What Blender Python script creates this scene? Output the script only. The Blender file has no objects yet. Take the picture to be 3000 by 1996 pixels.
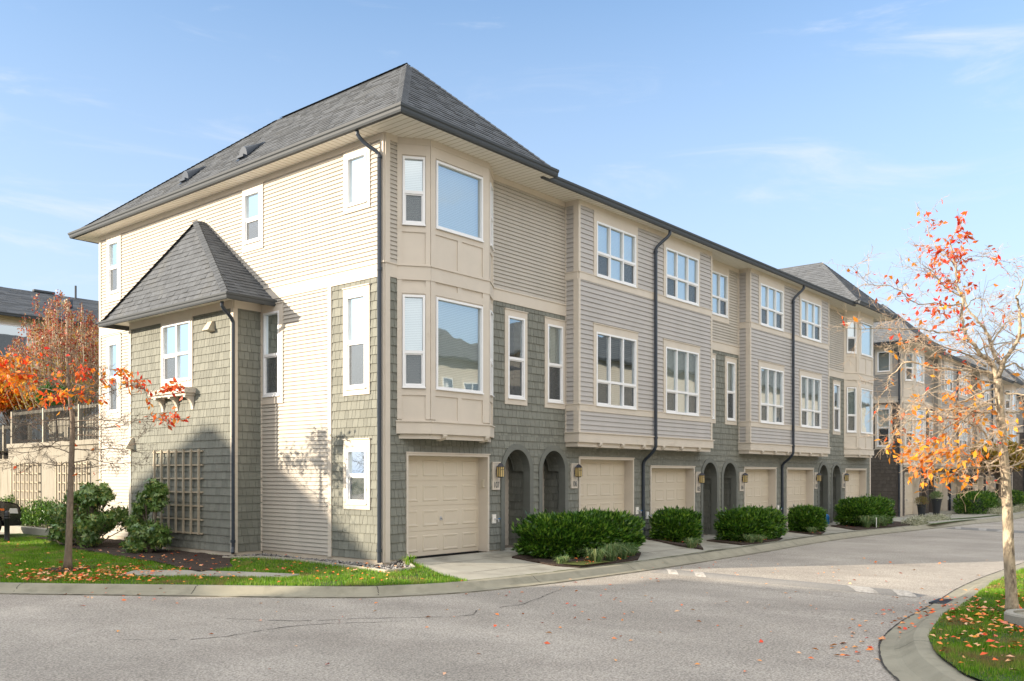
import bpy, math, random
import numpy as np
from mathutils import Vector, Matrix
from mathutils.geometry import delaunay_2d_cdt
sc=bpy.context.scene
COL=sc.collection
R=math.radians
# ------------------------------------------------------------------ materials
MATS={}
def mk(name,base,rough=.8,var=.08,vs=3.0,bump=0.0,bs=60.0,isl=0.0,ramp=None,spec=.35,stretch=None,tr=0.0,dirt=None,coat=0.0):
    m=bpy.data.materials.new(name);m.use_nodes=True
    nt=m.node_tree;N=nt.nodes;L=nt.links
    b=N['Principled BSDF'];b.inputs['Roughness'].default_value=rough
    b.inputs['Specular IOR Level'].default_value=spec
    if coat: b.inputs['Coat Weight'].default_value=coat;b.inputs['Coat Roughness'].default_value=.08
    tc=N.new('ShaderNodeTexCoord');vec=tc.outputs['Object']
    if stretch:
        mp=N.new('ShaderNodeMapping');mp.inputs['Scale'].default_value=stretch;L.new(vec,mp.inputs['Vector']);vec=mp.outputs['Vector']
    col=None
    if ramp:
        g=N.new('ShaderNodeNewGeometry');r=N.new('ShaderNodeValToRGB')
        e=r.color_ramp.elements
        while len(e)<len(ramp): e.new(.5)
        for i,(p,c) in enumerate(ramp): e[i].position=p;e[i].color=(*c,1)
        L.new(g.outputs['Random Per Island'],r.inputs['Fac']);col=r.outputs['Color']
    nz=N.new('ShaderNodeTexNoise');nz.inputs['Scale'].default_value=vs;nz.inputs['Detail'].default_value=5
    L.new(vec,nz.inputs['Vector'])
    mr=N.new('ShaderNodeMapRange');mr.inputs[1].default_value=.3;mr.inputs[2].default_value=.7
    mr.inputs[3].default_value=1-var;mr.inputs[4].default_value=1+var;L.new(nz.outputs['Fac'],mr.inputs[0])
    fac=mr.outputs[0]
    if isl:
        g=N.new('ShaderNodeNewGeometry');m2=N.new('ShaderNodeMapRange');m2.inputs[3].default_value=1-isl;m2.inputs[4].default_value=1+isl
        L.new(g.outputs['Random Per Island'],m2.inputs[0])
        mm=N.new('ShaderNodeMath');mm.operation='MULTIPLY';L.new(fac,mm.inputs[0]);L.new(m2.outputs[0],mm.inputs[1]);fac=mm.outputs[0]
    vm=N.new('ShaderNodeVectorMath');vm.operation='SCALE'
    if col: L.new(col,vm.inputs[0])
    else: vm.inputs[0].default_value=base
    L.new(fac,vm.inputs['Scale']);out=vm.outputs[0]
    if dirt:
        dc,ds,lo,hi=dirt
        n2=N.new('ShaderNodeTexNoise');n2.inputs['Scale'].default_value=ds;n2.inputs['Detail'].default_value=6;n2.inputs['Roughness'].default_value=.65
        L.new(vec,n2.inputs['Vector'])
        m3=N.new('ShaderNodeMapRange');m3.inputs[1].default_value=lo;m3.inputs[2].default_value=hi;L.new(n2.outputs['Fac'],m3.inputs[0])
        mx=N.new('ShaderNodeMix');mx.data_type='RGBA';L.new(m3.outputs[0],mx.inputs[0]);L.new(out,mx.inputs[6]);mx.inputs[7].default_value=(*dc,1);out=mx.outputs[2]
    L.new(out,b.inputs['Base Color'])
    if bump:
        n3=N.new('ShaderNodeTexNoise');n3.inputs['Scale'].default_value=bs;n3.inputs['Detail'].default_value=4;L.new(vec,n3.inputs['Vector'])
        bp=N.new('ShaderNodeBump');bp.inputs['Strength'].default_value=bump;bp.inputs['Distance'].default_value=.02
        L.new(n3.outputs['Fac'],bp.inputs['Height']);L.new(bp.outputs['Normal'],b.inputs['Normal'])
    if tr:
        t=N.new('ShaderNodeBsdfTranslucent');L.new(out,t.inputs['Color'])
        mx=N.new('ShaderNodeMixShader');mx.inputs[0].default_value=tr
        L.new(b.outputs[0],mx.inputs[1]);L.new(t.outputs[0],mx.inputs[2]);L.new(mx.outputs[0],N['Material Output'].inputs['Surface'])
    MATS[name]=m;return m
mk('siding',(.455,.418,.362),.65,.05,1.1,.05,80,isl=.02,stretch=(1.5,1.5,.35),dirt=((.33,.31,.27),1.2,.58,.9))
mk('trim',(.60,.535,.45),.6,.035,3,.06,60,dirt=((.45,.38,.29),1.3,.62,.9))
mk('soffit',(.82,.78,.70),.6,.02,2)
mk('shingle',(.195,.198,.168),.8,.06,6,.25,40,isl=.12,stretch=(6,6,1))
mk('shingle_brown',(.105,.09,.078),.8,.06,6,.25,40,isl=.14,stretch=(6,6,1))
mk('box_siding',(.44,.415,.39),.65,.05,1.1,.05,80,isl=.02,stretch=(1.5,1.5,.35))
mk('siding_taupe',(.31,.295,.27),.6,.03,2,.05,80)
mk('arch_trim',(.15,.155,.135),.7,.06,4,.1,60)
mk('arch_brown',(.09,.075,.065),.7,.06,4,.1,60)
mk('garage',(.61,.535,.42),.5,.02,2,.02,40)
mk('roofing',(.105,.113,.123),.9,.10,25,.5,200,isl=.15,dirt=((.125,.127,.122),.8,.55,.8))
mk('roof_under',(.09,.09,.09),.9,.1,20)
mk('gutter',(.055,.062,.068),.6,.05,4)
mk('pipe',(.035,.045,.06),.35,.06,4)
mk('white_vinyl',(.80,.80,.80),.4,.01,2)
mk('screen',(.05,.055,.06),.6,.05,4)
mk('mesh_dark',(.05,.055,.06),.7)
mk('interior',(.30,.28,.24),.9,.2,2)
mk('curtain',(.38,.38,.35),.9,.12,3,.4,6,stretch=(9,9,.4))
mk('concrete',(.33,.315,.265),.85,.1,1.4,.3,90,dirt=((.16,.15,.12),1.1,.5,.8))
mk('kerb',(.285,.265,.20),.85,.1,2.5,.3,120,dirt=((.17,.16,.115),3,.5,.85))
mk('foundation',(.55,.48,.38),.8,.06,3,.1,60)
mk('mulch',(.045,.03,.022),.95,.35,30,1.0,70,dirt=((.09,.065,.05),25,.5,.7))
mk('soil_grass',(.045,.09,.012),.95,.3,14,.8,60,dirt=((.10,.075,.035),1.6,.5,.68))
mk('turf_strip',(.055,.10,.015),.95,.3,30,.9,90)
mk('stone',(.26,.25,.235),.8,.15,10,.2,60,isl=.55)
mk('crack',(.05,.045,.04),.95,.3,20)
mk('black_iron',(.02,.021,.023),.35,.05,4)
mk('lamp_metal',(.035,.035,.045),.4,.1,20)
mk('lamp_glass',(.80,.62,.28),.25,.05,4,tr=.3)
mk('metal',(.45,.45,.46),.3,.03,4)
mk('blue_plastic',(.02,.16,.42),.4,.05,4)
mk('red_plastic',(.45,.05,.03),.4,.05,4)
mk('white_paint',(.38,.365,.34),.8,.15,20,.2,80,dirt=((.25,.24,.22),9,.45,.62))
mk('hump',(.215,.21,.20),.9,.15,40,.5,160)
mk('old_wall',(.30,.275,.225),.9,.15,5,.3,60,stretch=(1,1,.12),dirt=((.15,.13,.10),5,.5,.72))
mk('weathered_wood',(.46,.42,.34),.8,.12,6,.2,50,stretch=(4,4,.5))
mk('lattice',(.40,.34,.25),.7,.06,6,.1,50)
mk('bark_pale',(.46,.38,.27),.9,.3,14,1.0,40,stretch=(1,1,.45),dirt=((.15,.12,.09),16,.48,.66))
mk('bark_grey',(.20,.155,.115),.9,.25,18,.9,50,stretch=(1,1,.45),dirt=((.30,.25,.19),9,.55,.75))
mk('twig_pale',(.40,.31,.225),.8,.2,5)
mk('twig_grey',(.155,.12,.095),.85,.2,5)
RED=[(0,(.75,.03,.02)),(.3,(.85,.07,.015)),(.6,(.85,.17,.02)),(.85,(.50,.10,.03)),(1,(.80,.34,.03))]
ORA=[(0,(.80,.15,.015)),(.4,(.85,.30,.02)),(.75,(.85,.42,.04)),(1,(.65,.14,.02))]
mk('leaf_red',(1,1,1),.45,.1,9,ramp=RED,tr=.35)
mk('leaf_orange',(1,1,1),.45,.1,9,ramp=ORA,tr=.35)
mk('leaf_maple',(1,1,1),.5,.15,1.5,ramp=[(0,(.78,.12,.01)),(.5,(.85,.25,.015)),(1,(.80,.40,.03))],tr=.35)
mk('leaf_plum',(1,1,1),.45,.2,.8,ramp=[(0,(.16,.03,.03)),(.25,(.36,.06,.04)),(.45,(.38,.22,.10)),(.65,(.46,.36,.22)),(.8,(.55,.08,.04)),(1,(.42,.24,.06))],tr=.25)
mk('leaf_gold',(1,1,1),.45,.2,.8,ramp=[(0,(.28,.24,.03)),(.5,(.45,.30,.04)),(.8,(.20,.20,.03)),(1,(.52,.20,.04))],tr=.3)
mk('leaf_fall',(1,1,1),.6,.1,9,ramp=[(0,(.75,.07,.03)),(.25,(.80,.20,.03)),(.5,(.80,.36,.10)),(.7,(.72,.46,.28)),(.85,(.62,.05,.04)),(1,(.85,.36,.04))])
mk('laurel',(1,1,1),.28,.15,2,ramp=[(0,(.018,.06,.008)),(.45,(.045,.13,.014)),(.8,(.11,.23,.022)),(1,(.22,.34,.04))],tr=.12,spec=.5)
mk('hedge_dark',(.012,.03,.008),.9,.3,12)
mk('rhodo',(1,1,1),.3,.15,2,ramp=[(0,(.065,.14,.03)),(.5,(.13,.23,.055)),(.9,(.24,.33,.09)),(1,(.40,.33,.08))],tr=.12,spec=.5)
mk('conifer',(1,1,1),.6,.2,2,ramp=[(0,(.03,.10,.01)),(1,(.07,.20,.015))],tr=.1)
mk('grass_blade',(1,1,1),.5,.35,1.3,ramp=[(0,(.08,.21,.012)),(.5,(.15,.33,.015)),(.85,(.24,.42,.025)),(1,(.42,.36,.12))],tr=.35,dirt=((.30,.21,.09),1.3,.52,.66))
mk('sedge',(1,1,1),.5,.15,3,ramp=[(0,(.07,.15,.04)),(.5,(.14,.24,.09)),(1,(.32,.33,.14))],tr=.2)
mk('dusty',(1,1,1),.7,.1,3,ramp=[(0,(.22,.25,.15)),(.6,(.40,.40,.28)),(1,(.55,.52,.40))],tr=.1)
mk('heather',(1,1,1),.7,.1,3,ramp=[(0,(.13,.15,.04)),(.6,(.25,.22,.08)),(1,(.30,.13,.06))],tr=.1)
mk('moss',(.09,.105,.02),.95,.3,20,.8,80)
mk('pot',(.022,.026,.032),.45,.1,6)
mk('car_paint',(.018,.018,.02),.25,.05,4,coat=.8)
mk('tyre',(.02,.02,.02),.8,.1,20)
mk('alloy',(.5,.5,.5),.3,.03,4)
mk('amber',(.7,.15,.02),.3,.02,4)
mk('headlamp',(.6,.6,.6),.12,.02,4)
mk('door_paint',(.09,.075,.05),.5,.05,4)
mk('mat_floor',(.16,.13,.10),.9,.3,20)
mk('digit',(.12,.13,.13),.5,.02,4)
mk('vent_paint',(.55,.49,.38),.6,.04,4)
mk('far_siding',(.42,.46,.48),.7,.03,2)
mk('far_cream',(.62,.55,.38),.7,.03,2)

def road_mat():
    m=mk('asphalt',(.355,.322,.278),.92,.14,.35,.5,170,dirt=((.285,.255,.22),.55,.48,.72))
    nt=m.node_tree;N=nt.nodes;L=nt.links;b=N['Principled BSDF']
    src=b.inputs['Base Color'].links[0].from_socket
    tc=[n for n in N if n.type=='TEX_COORD'][0]
    n=N.new('ShaderNodeTexNoise');n.inputs['Scale'].default_value=40;n.inputs['Detail'].default_value=3;n.inputs['Roughness'].default_value=.8
    L.new(tc.outputs['Object'],n.inputs['Vector'])
    r=N.new('ShaderNodeMapRange');r.inputs[1].default_value=.35;r.inputs[2].default_value=.65;r.inputs[3].default_value=.5;r.inputs[4].default_value=1.5
    L.new(n.outputs['Fac'],r.inputs[0])
    n2=N.new('ShaderNodeTexNoise');n2.inputs['Scale'].default_value=1.2;n2.inputs['Detail'].default_value=7;n2.inputs['Roughness'].default_value=.7
    mp=N.new('ShaderNodeMapping');mp.inputs['Scale'].default_value=(1,.35,1);mp.inputs['Rotation'].default_value=(0,0,.5)
    L.new(tc.outputs['Object'],mp.inputs[0]);L.new(mp.outputs[0],n2.inputs['Vector'])
    r2=N.new('ShaderNodeMapRange');r2.inputs[1].default_value=.3;r2.inputs[2].default_value=.7;r2.inputs[3].default_value=.86;r2.inputs[4].default_value=1.1
    L.new(n2.outputs['Fac'],r2.inputs[0])
    mm=N.new('ShaderNodeMath');mm.operation='MULTIPLY';L.new(r.outputs[0],mm.inputs[0]);L.new(r2.outputs[0],mm.inputs[1])
    v=N.new('ShaderNodeVectorMath');v.operation='SCALE';L.new(src,v.inputs[0]);L.new(mm.outputs[0],v.inputs['Scale'])
    L.new(v.outputs[0],b.inputs['Base Color'])
road_mat()
def glass_mat():
    m=bpy.data.materials.new('glass');m.use_nodes=True;nt=m.node_tree;N=nt.nodes;L=nt.links
    for n in list(N):
        if n.type!='OUTPUT_MATERIAL': N.remove(n)
    tr=N.new('ShaderNodeBsdfTransparent');tr.inputs[0].default_value=(.80,.85,.84,1)
    gl=N.new('ShaderNodeBsdfGlossy');gl.inputs['Roughness'].default_value=.015;gl.inputs['Color'].default_value=(.86,.95,1,1)
    fr=N.new('ShaderNodeFresnel');fr.inputs['IOR'].default_value=1.6
    mr=N.new('ShaderNodeMapRange');mr.inputs[1].default_value=0;mr.inputs[2].default_value=.5;mr.inputs[3].default_value=.30;mr.inputs[4].default_value=.9
    L.new(fr.outputs[0],mr.inputs[0])
    tc=N.new('ShaderNodeTexCoord');n=N.new('ShaderNodeTexNoise');n.inputs['Scale'].default_value=1.6;n.inputs['Detail'].default_value=1
    L.new(tc.outputs['Object'],n.inputs['Vector'])
    bp=N.new('ShaderNodeBump');bp.inputs['Strength'].default_value=.13;bp.inputs['Distance'].default_value=.02
    L.new(n.outputs['Fac'],bp.inputs['Height']);L.new(bp.outputs[0],gl.inputs['Normal'])
    mx=N.new('ShaderNodeMixShader');L.new(mr.outputs[0],mx.inputs[0]);L.new(tr.outputs[0],mx.inputs[1]);L.new(gl.outputs[0],mx.inputs[2])
    L.new(mx.outputs[0],[x for x in N if x.type=='OUTPUT_MATERIAL'][0].inputs['Surface']);MATS['glass']=m
glass_mat()
def screen_mat():
    m=bpy.data.materials.new('mesh_screen');m.use_nodes=True;nt=m.node_tree;N=nt.nodes;L=nt.links;b=N['Principled BSDF'];b.inputs['Base Color'].default_value=(.07,.075,.08,1);b.inputs['Roughness'].default_value=.6
    t=N.new('ShaderNodeBsdfTransparent');x=N.new('ShaderNodeMixShader');x.inputs[0].default_value=.55;L.new(t.outputs[0],x.inputs[1]);L.new(b.outputs[0],x.inputs[2]);L.new(x.outputs[0],N['Material Output'].inputs['Surface']);MATS['mesh_screen']=m
screen_mat()
def blind_mat(name,c1,c2,pitch):
    m=bpy.data.materials.new(name);m.use_nodes=True;nt=m.node_tree;N=nt.nodes;L=nt.links;b=N['Principled BSDF'];b.inputs['Roughness'].default_value=.6
    tc=N.new('ShaderNodeTexCoord');sp=N.new('ShaderNodeSeparateXYZ');L.new(tc.outputs['Object'],sp.inputs[0])
    mu=N.new('ShaderNodeMath');mu.operation='MULTIPLY';mu.inputs[1].default_value=1/pitch;L.new(sp.outputs[2],mu.inputs[0])
    fr=N.new('ShaderNodeMath');fr.operation='FRACT';L.new(mu.outputs[0],fr.inputs[0])
    r=N.new('ShaderNodeValToRGB');e=r.color_ramp.elements;e[0].position=.12;e[0].color=(*c2,1);e[1].position=.4;e[1].color=(*c1,1)
    L.new(fr.outputs[0],r.inputs[0]);L.new(r.outputs[0],b.inputs['Base Color']);MATS[name]=m
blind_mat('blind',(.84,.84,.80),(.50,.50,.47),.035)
blind_mat('blind_shade',(.40,.40,.37),(.24,.24,.22),.035)  # blind with its colour darkened to offset the sun on the left wall
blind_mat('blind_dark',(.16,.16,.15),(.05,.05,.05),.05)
# ------------------------------------------------------------------ mesh builder
class MB:
    def __init__(s): s.v=[];s.f=[]
    def poly(s,pts):
        n=len(s.v);s.v.extend([tuple(p) for p in pts]);s.f.append(tuple(range(n,n+len(pts))))
    def box(s,x0,x1,y0,y1,z0,z1):
        n=len(s.v)
        s.v.extend([(x,y,z) for z in (z0,z1) for y in (y0,y1) for x in (x0,x1)])
        s.f.extend([tuple(n+i for i in q) for q in ((0,2,3,1),(4,5,7,6),(0,1,5,4),(2,6,7,3),(0,4,6,2),(1,3,7,5))])
    def hexa(s,p):   # 8 points bottom 4 then top 4, rings
        n=len(s.v);s.v.extend([tuple(q) for q in p])
        s.f.extend([tuple(n+i for i in q) for q in ((3,2,1,0),(4,5,6,7),(0,1,5,4),(1,2,6,5),(2,3,7,6),(3,0,4,7))])
    def prism(s,prof,ax,a,b):  # prof 2D in remaining axes
        def P(u,w,t):
            return (t,u,w) if ax==0 else ((u,t,w) if ax==1 else (u,w,t))
        k=len(prof);n=len(s.v)
        s.v.extend([P(u,w,a) for u,w in prof]+[P(u,w,b) for u,w in prof])
        s.f.append(tuple(range(n,n+k))[::-1]);s.f.append(tuple(range(n+k,n+2*k)))
        for i in range(k):
            j=(i+1)%k;s.f.append((n+i,n+j,n+k+j,n+k+i))
    def tube(s,pts,rad,sides=8,cap=True,sq=False):
        pts=[Vector(p) for p in pts];k=len(pts);n0=len(s.v)
        if not hasattr(rad,'__len__'): rad=[rad]*k
        if len(rad)!=k: rad=[float(v) for v in np.interp(np.linspace(0,1,k),np.linspace(0,1,len(rad)),rad)]
        t=(pts[1]-pts[0]).normalized();up=Vector((0,0,1)) if abs(t.z)<.9 else Vector((1,0,0))
        a=t.cross(up).normalized();b=t.cross(a)
        for i,p in enumerate(pts):
            if i==0: d=pts[1]-pts[0]
            elif i==k-1: d=pts[-1]-pts[-2]
            else: d=(pts[i+1]-pts[i]).normalized()+(pts[i]-pts[i-1]).normalized()
            d.normalize();a=(a-d*a.dot(d));
            if a.length<1e-6: a=d.orthogonal()
            a.normalize();b=d.cross(a);r=rad[i]
            for j in range(sides):
                th=2*math.pi*(j+.5)/sides
                s.v.append(tuple(p+a*(r*math.cos(th))+b*(r*math.sin(th))))
        for i in range(k-1):
            for j in range(sides):
                q=(j+1)%sides;o=n0+i*sides
                s.f.append((o+j,o+q,o+sides+q,o+sides+j))
        if cap:
            s.f.append(tuple(n0+j for j in range(sides))[::-1]);s.f.append(tuple(n0+(k-1)*sides+j for j in range(sides)))
    def lathe(s,c,prof,n=16):
        o=len(s.v)
        for r,z in prof:
            for j in range(n):
                th=2*math.pi*j/n;s.v.append((c[0]+r*math.cos(th),c[1]+r*math.sin(th),c[2]+z))
        for i in range(len(prof)-1):
            for j in range(n):
                q=(j+1)%n;s.f.append((o+i*n+j,o+i*n+q,o+(i+1)*n+q,o+(i+1)*n+j))
        s.f.append(tuple(o+j for j in range(n))[::-1]);e=o+(len(prof)-1)*n;s.f.append(tuple(e+j for j in range(n)))
    def build(s,name,mat,parent=None,smooth=False,bevel=0):
        me=bpy.data.meshes.new(name);me.from_pydata(s.v,[],s.f)
        me.materials.append(MATS[mat] if isinstance(mat,str) else mat)
        if smooth: me.polygons.foreach_set('use_smooth',[True]*len(me.polygons))
        me.update()
        o=bpy.data.objects.new(name,me);COL.objects.link(o)
        if parent is not None: o.parent=parent
        if bevel:
            bv=o.modifiers.new('bevel','BEVEL');bv.width=bevel;bv.segments=2;bv.limit_method='ANGLE'
        return o
def npmesh(name,V,k,mat,parent=None):  # V: (n*k,3) separate polygons with k verts
    n=len(V)//k
    me=bpy.data.meshes.new(name);me.vertices.add(n*k);me.vertices.foreach_set('co',np.asarray(V,dtype=np.float32).ravel())
    me.loops.add(n*k);me.loops.foreach_set('vertex_index',np.arange(n*k,dtype=np.int32))
    me.polygons.add(n);me.polygons.foreach_set('loop_start',np.arange(0,n*k,k,dtype=np.int32))
    me.polygons.foreach_set('loop_total',np.full(n,k,dtype=np.int32))
    me.update(calc_edges=True);me.materials.append(MATS[mat])
    o=bpy.data.objects.new(name,me);COL.objects.link(o)
    if parent is not None: o.parent=parent
    return o
def tag(o,label=None,cat=None,group=None,kind=None):
    if label: o['label']=label
    if cat: o['category']=cat
    if group: o['group']=group
    if kind: o['kind']=kind
    return o
def empty(name,loc=(0,0,0),rz=0,**k):
    o=bpy.data.objects.new(name,None);COL.objects.link(o);o.location=loc;o.rotation_euler=(0,0,rz);o.empty_display_size=.2
    return tag(o,**k)
def copy_tree(o,parent=None):
    c=o.copy();COL.objects.link(c);c.parent=parent
    for ch in list(o.children): copy_tree(ch,c)
    return c
# plane frames: (origin, u-axis, outward normal)
class Fr:
    def __init__(s,o,u,n): s.o=Vector(o);s.u=Vector(u);s.n=Vector(n)
    def p(s,u,v,d=0): return tuple(s.o+s.u*u+Vector((0,0,v))+s.n*d)
    def box(s,mb,u0,u1,v0,v1,d0,d1):
        mb.hexa([s.p(u0,v0,d0),s.p(u1,v0,d0),s.p(u1,v0,d1),s.p(u0,v0,d1),s.p(u0,v1,d0),s.p(u1,v1,d0),s.p(u1,v1,d1),s.p(u0,v1,d1)])
rng=random.Random(7)
def cover(mb,F,u0,u1,v0,v1,holes=(),kind='shingle',d=0.0,t=None,e=None,vref=0.0):
    """lap siding / shingle courses with real thickness over a wall region; holes: (a,b,c,d) or (a,b,c,d,fn)"""
    sh=kind=='shingle'
    e=e or (.178 if sh else .0868);t=t or (.016 if sh else .02)
    k0=math.floor((v0-vref)/e-1e-6);k1=math.ceil((v1-vref)/e+1e-6)
    for k in range(k0,k1):
        rb=vref+k*e;a=max(v0,rb);b=min(v1,rb+e)
        if b-a<1e-4: continue
        br={a,b}
        for h in holes:
            for z in (h[2],h[3]):
                if a<z<b: br.add(z)
            if len(h)>4:
                z=h[4][1]
                while z<h[3]:
                    if a<z<b: br.add(round(z,4))
                    z+=.04
        br=sorted(br)
        if sh:
            cuts=[u0-rng.uniform(0,.1)];
            while cuts[-1]<u1: cuts.append(cuts[-1]+rng.choice((.09,.11,.13,.15,.17,.2))*rng.uniform(.9,1.1))
            sl=[rng.uniform(-.018,.018) for _ in cuts];dz=[rng.uniform(0,.004) for _ in cuts];dd=[rng.uniform(0,.004) for _ in cuts]
        for va,vb in zip(br[:-1],br[1:]):
            mid=(va+vb)/2
            iv=[(u0,u1)]
            for h in holes:
                if h[2]<mid<h[3]:
                    ha,hb=h[0],h[1]
                    if len(h)>4: ha,hb=h[4][0](mid)
                    nv=[]
                    for x,y in iv:
                        if hb<=x or ha>=y: nv.append((x,y))
                        else:
                            if ha>x: nv.append((x,ha))
                            if hb<y: nv.append((hb,y))
                    iv=nv
            da=d+t*(1-(va-rb)/e)+.003;db=d+t*(1-(vb-rb)/e)+.003
            for x,y in iv:
                if y-x<.004: continue
                low=va==br[0]
                if not sh:
                    g=rb+.0078   # recessed lip under each lap
                    if va<g<vb:
                        mb.poly([F.p(x,va,d-.004),F.p(y,va,d-.004),F.p(y,g,d-.004),F.p(x,g,d-.004)])
                        mb.poly([F.p(x,g,d-.004),F.p(y,g,d-.004),F.p(y,g,da),F.p(x,g,da)]);lo_=g
                    else: lo_=va
                    if vb<=g: mb.poly([F.p(x,va,d-.004),F.p(y,va,d-.004),F.p(y,vb,d-.004),F.p(x,vb,d-.004)])
                    else: mb.poly([F.p(x,lo_,da),F.p(y,lo_,da),F.p(y,vb,db),F.p(x,vb,db)])
                    continue
                mb.poly([F.p(x,va,d),F.p(y,va,d),F.p(y,vb,d),F.p(x,vb,d)])
                for i in range(len(cuts)-1):
                    def cu(j,v): return cuts[j]+sl[j]*(v-rb)/e
                    A0=max(x,cu(i,va)+.004);B0=min(y,cu(i+1,va)-.004);A1=max(x,cu(i,vb)+.004);B1=min(y,cu(i+1,vb)-.004)
                    if B0-A0<.004 or B1-A1<.004: continue
                    z0=va+(dz[i] if low else 0);q=dd[i]*(1-(va-rb)/e)
                    n=len(mb.v)
                    mb.v.extend([F.p(A0,z0,da+q),F.p(B0,z0,da+q),F.p(B1,vb,db),F.p(A1,vb,db),F.p(A0,z0,d),F.p(B0,z0,d)])
                    mb.f.append((n,n+1,n+2,n+3))
                    if low: mb.f.append((n+4,n+5,n+1,n))
                    mb.f.append((n,n+3,n+4));mb.f.append((n+1,n+5,n+2))
def roofplane(mb,P,e=.14,t=.012,wid=(.16,.34)):
    """courses of tab shingles over a convex planar polygon; P[0]-P[1] is the eave"""
    P=[Vector(p) for p in P]
    U=(P[1]-P[0]).normalized();n=Vector((0,0,0))
    for i in range(len(P)): n+=P[i].cross(P[(i+1)%len(P)])
    n.normalize()
    if n.z<0: n=-n
    V=n.cross(U).normalized()
    if V.z<0: V=-V
    q=[((p-P[0]).dot(U),(p-P[0]).dot(V)) for p in P]
    def span(v):
        xs=[]
        for i in range(len(q)):
            (a,b),(c,d_)=q[i],q[(i+1)%len(q)]
            if (b-v)*(d_-v)<=0 and abs(b-d_)>1e-9: xs.append(a+(c-a)*(v-b)/(d_-b))
        return (min(xs),max(xs)) if len(xs)>1 else None
    vm=max(y for x,y in q)
    mb.poly([tuple(p-n*.004) for p in P])
    v=0
    while v<vm-.01:
        vt=min(v+e,vm-1e-4);s0=span(v+1e-5);s1=span(vt)
        if s0 and s1:
            c=min(s0[0],s1[0])-rng.uniform(0,.2);end=max(s0[1],s1[1])
            while c<end:
                w=rng.uniform(*wid);h=rng.choice((0,0,.006,.01))
                a0,b0=max(s0[0],c+.002),min(s0[1],c+w-.002);a1,b1=max(s1[0],c+.002),min(s1[1],c+w-.002)
                if b0-a0>.002 or b1-a1>.002:
                    b0=max(b0,a0);b1=max(b1,a1)
                    G=lambda x,y,z:tuple(P[0]+U*x+V*y+n*z)
                    k=len(mb.v);mb.v.extend([G(a0,v-.004,t+h),G(b0,v-.004,t+h),G(b1,vt,.001),G(a1,vt,.001),G(a0,v-.004,0),G(b0,v-.004,0)])
                    mb.f.extend([(k,k+1,k+2,k+3),(k+4,k+5,k+1,k),(k,k+3,k+4),(k+1,k+5,k+2)])
                c+=w
        v+=e
def hipcap(mb,a,b,w=.12,step=.15):
    a=Vector(a);b=Vector(b);d=b-a;L=d.length;d.normalize();s=d.cross(Vector((0,0,1))).normalized();u=s.cross(d).normalized()
    n=int(L/step)
    for i in range(n):
        p=a+d*(i*step);q=a+d*((i+1)*step+.02)
        w2=w;
        for sg in (-1,1):
            mb.poly([p+u*.026,p+s*sg*w2-u*.05,q+s*sg*w2-u*.06,q+u*.014] if sg<0 else [p+u*.026,q+u*.014,q+s*w2-u*.06,p+s*w2-u*.05])
        pass
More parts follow.
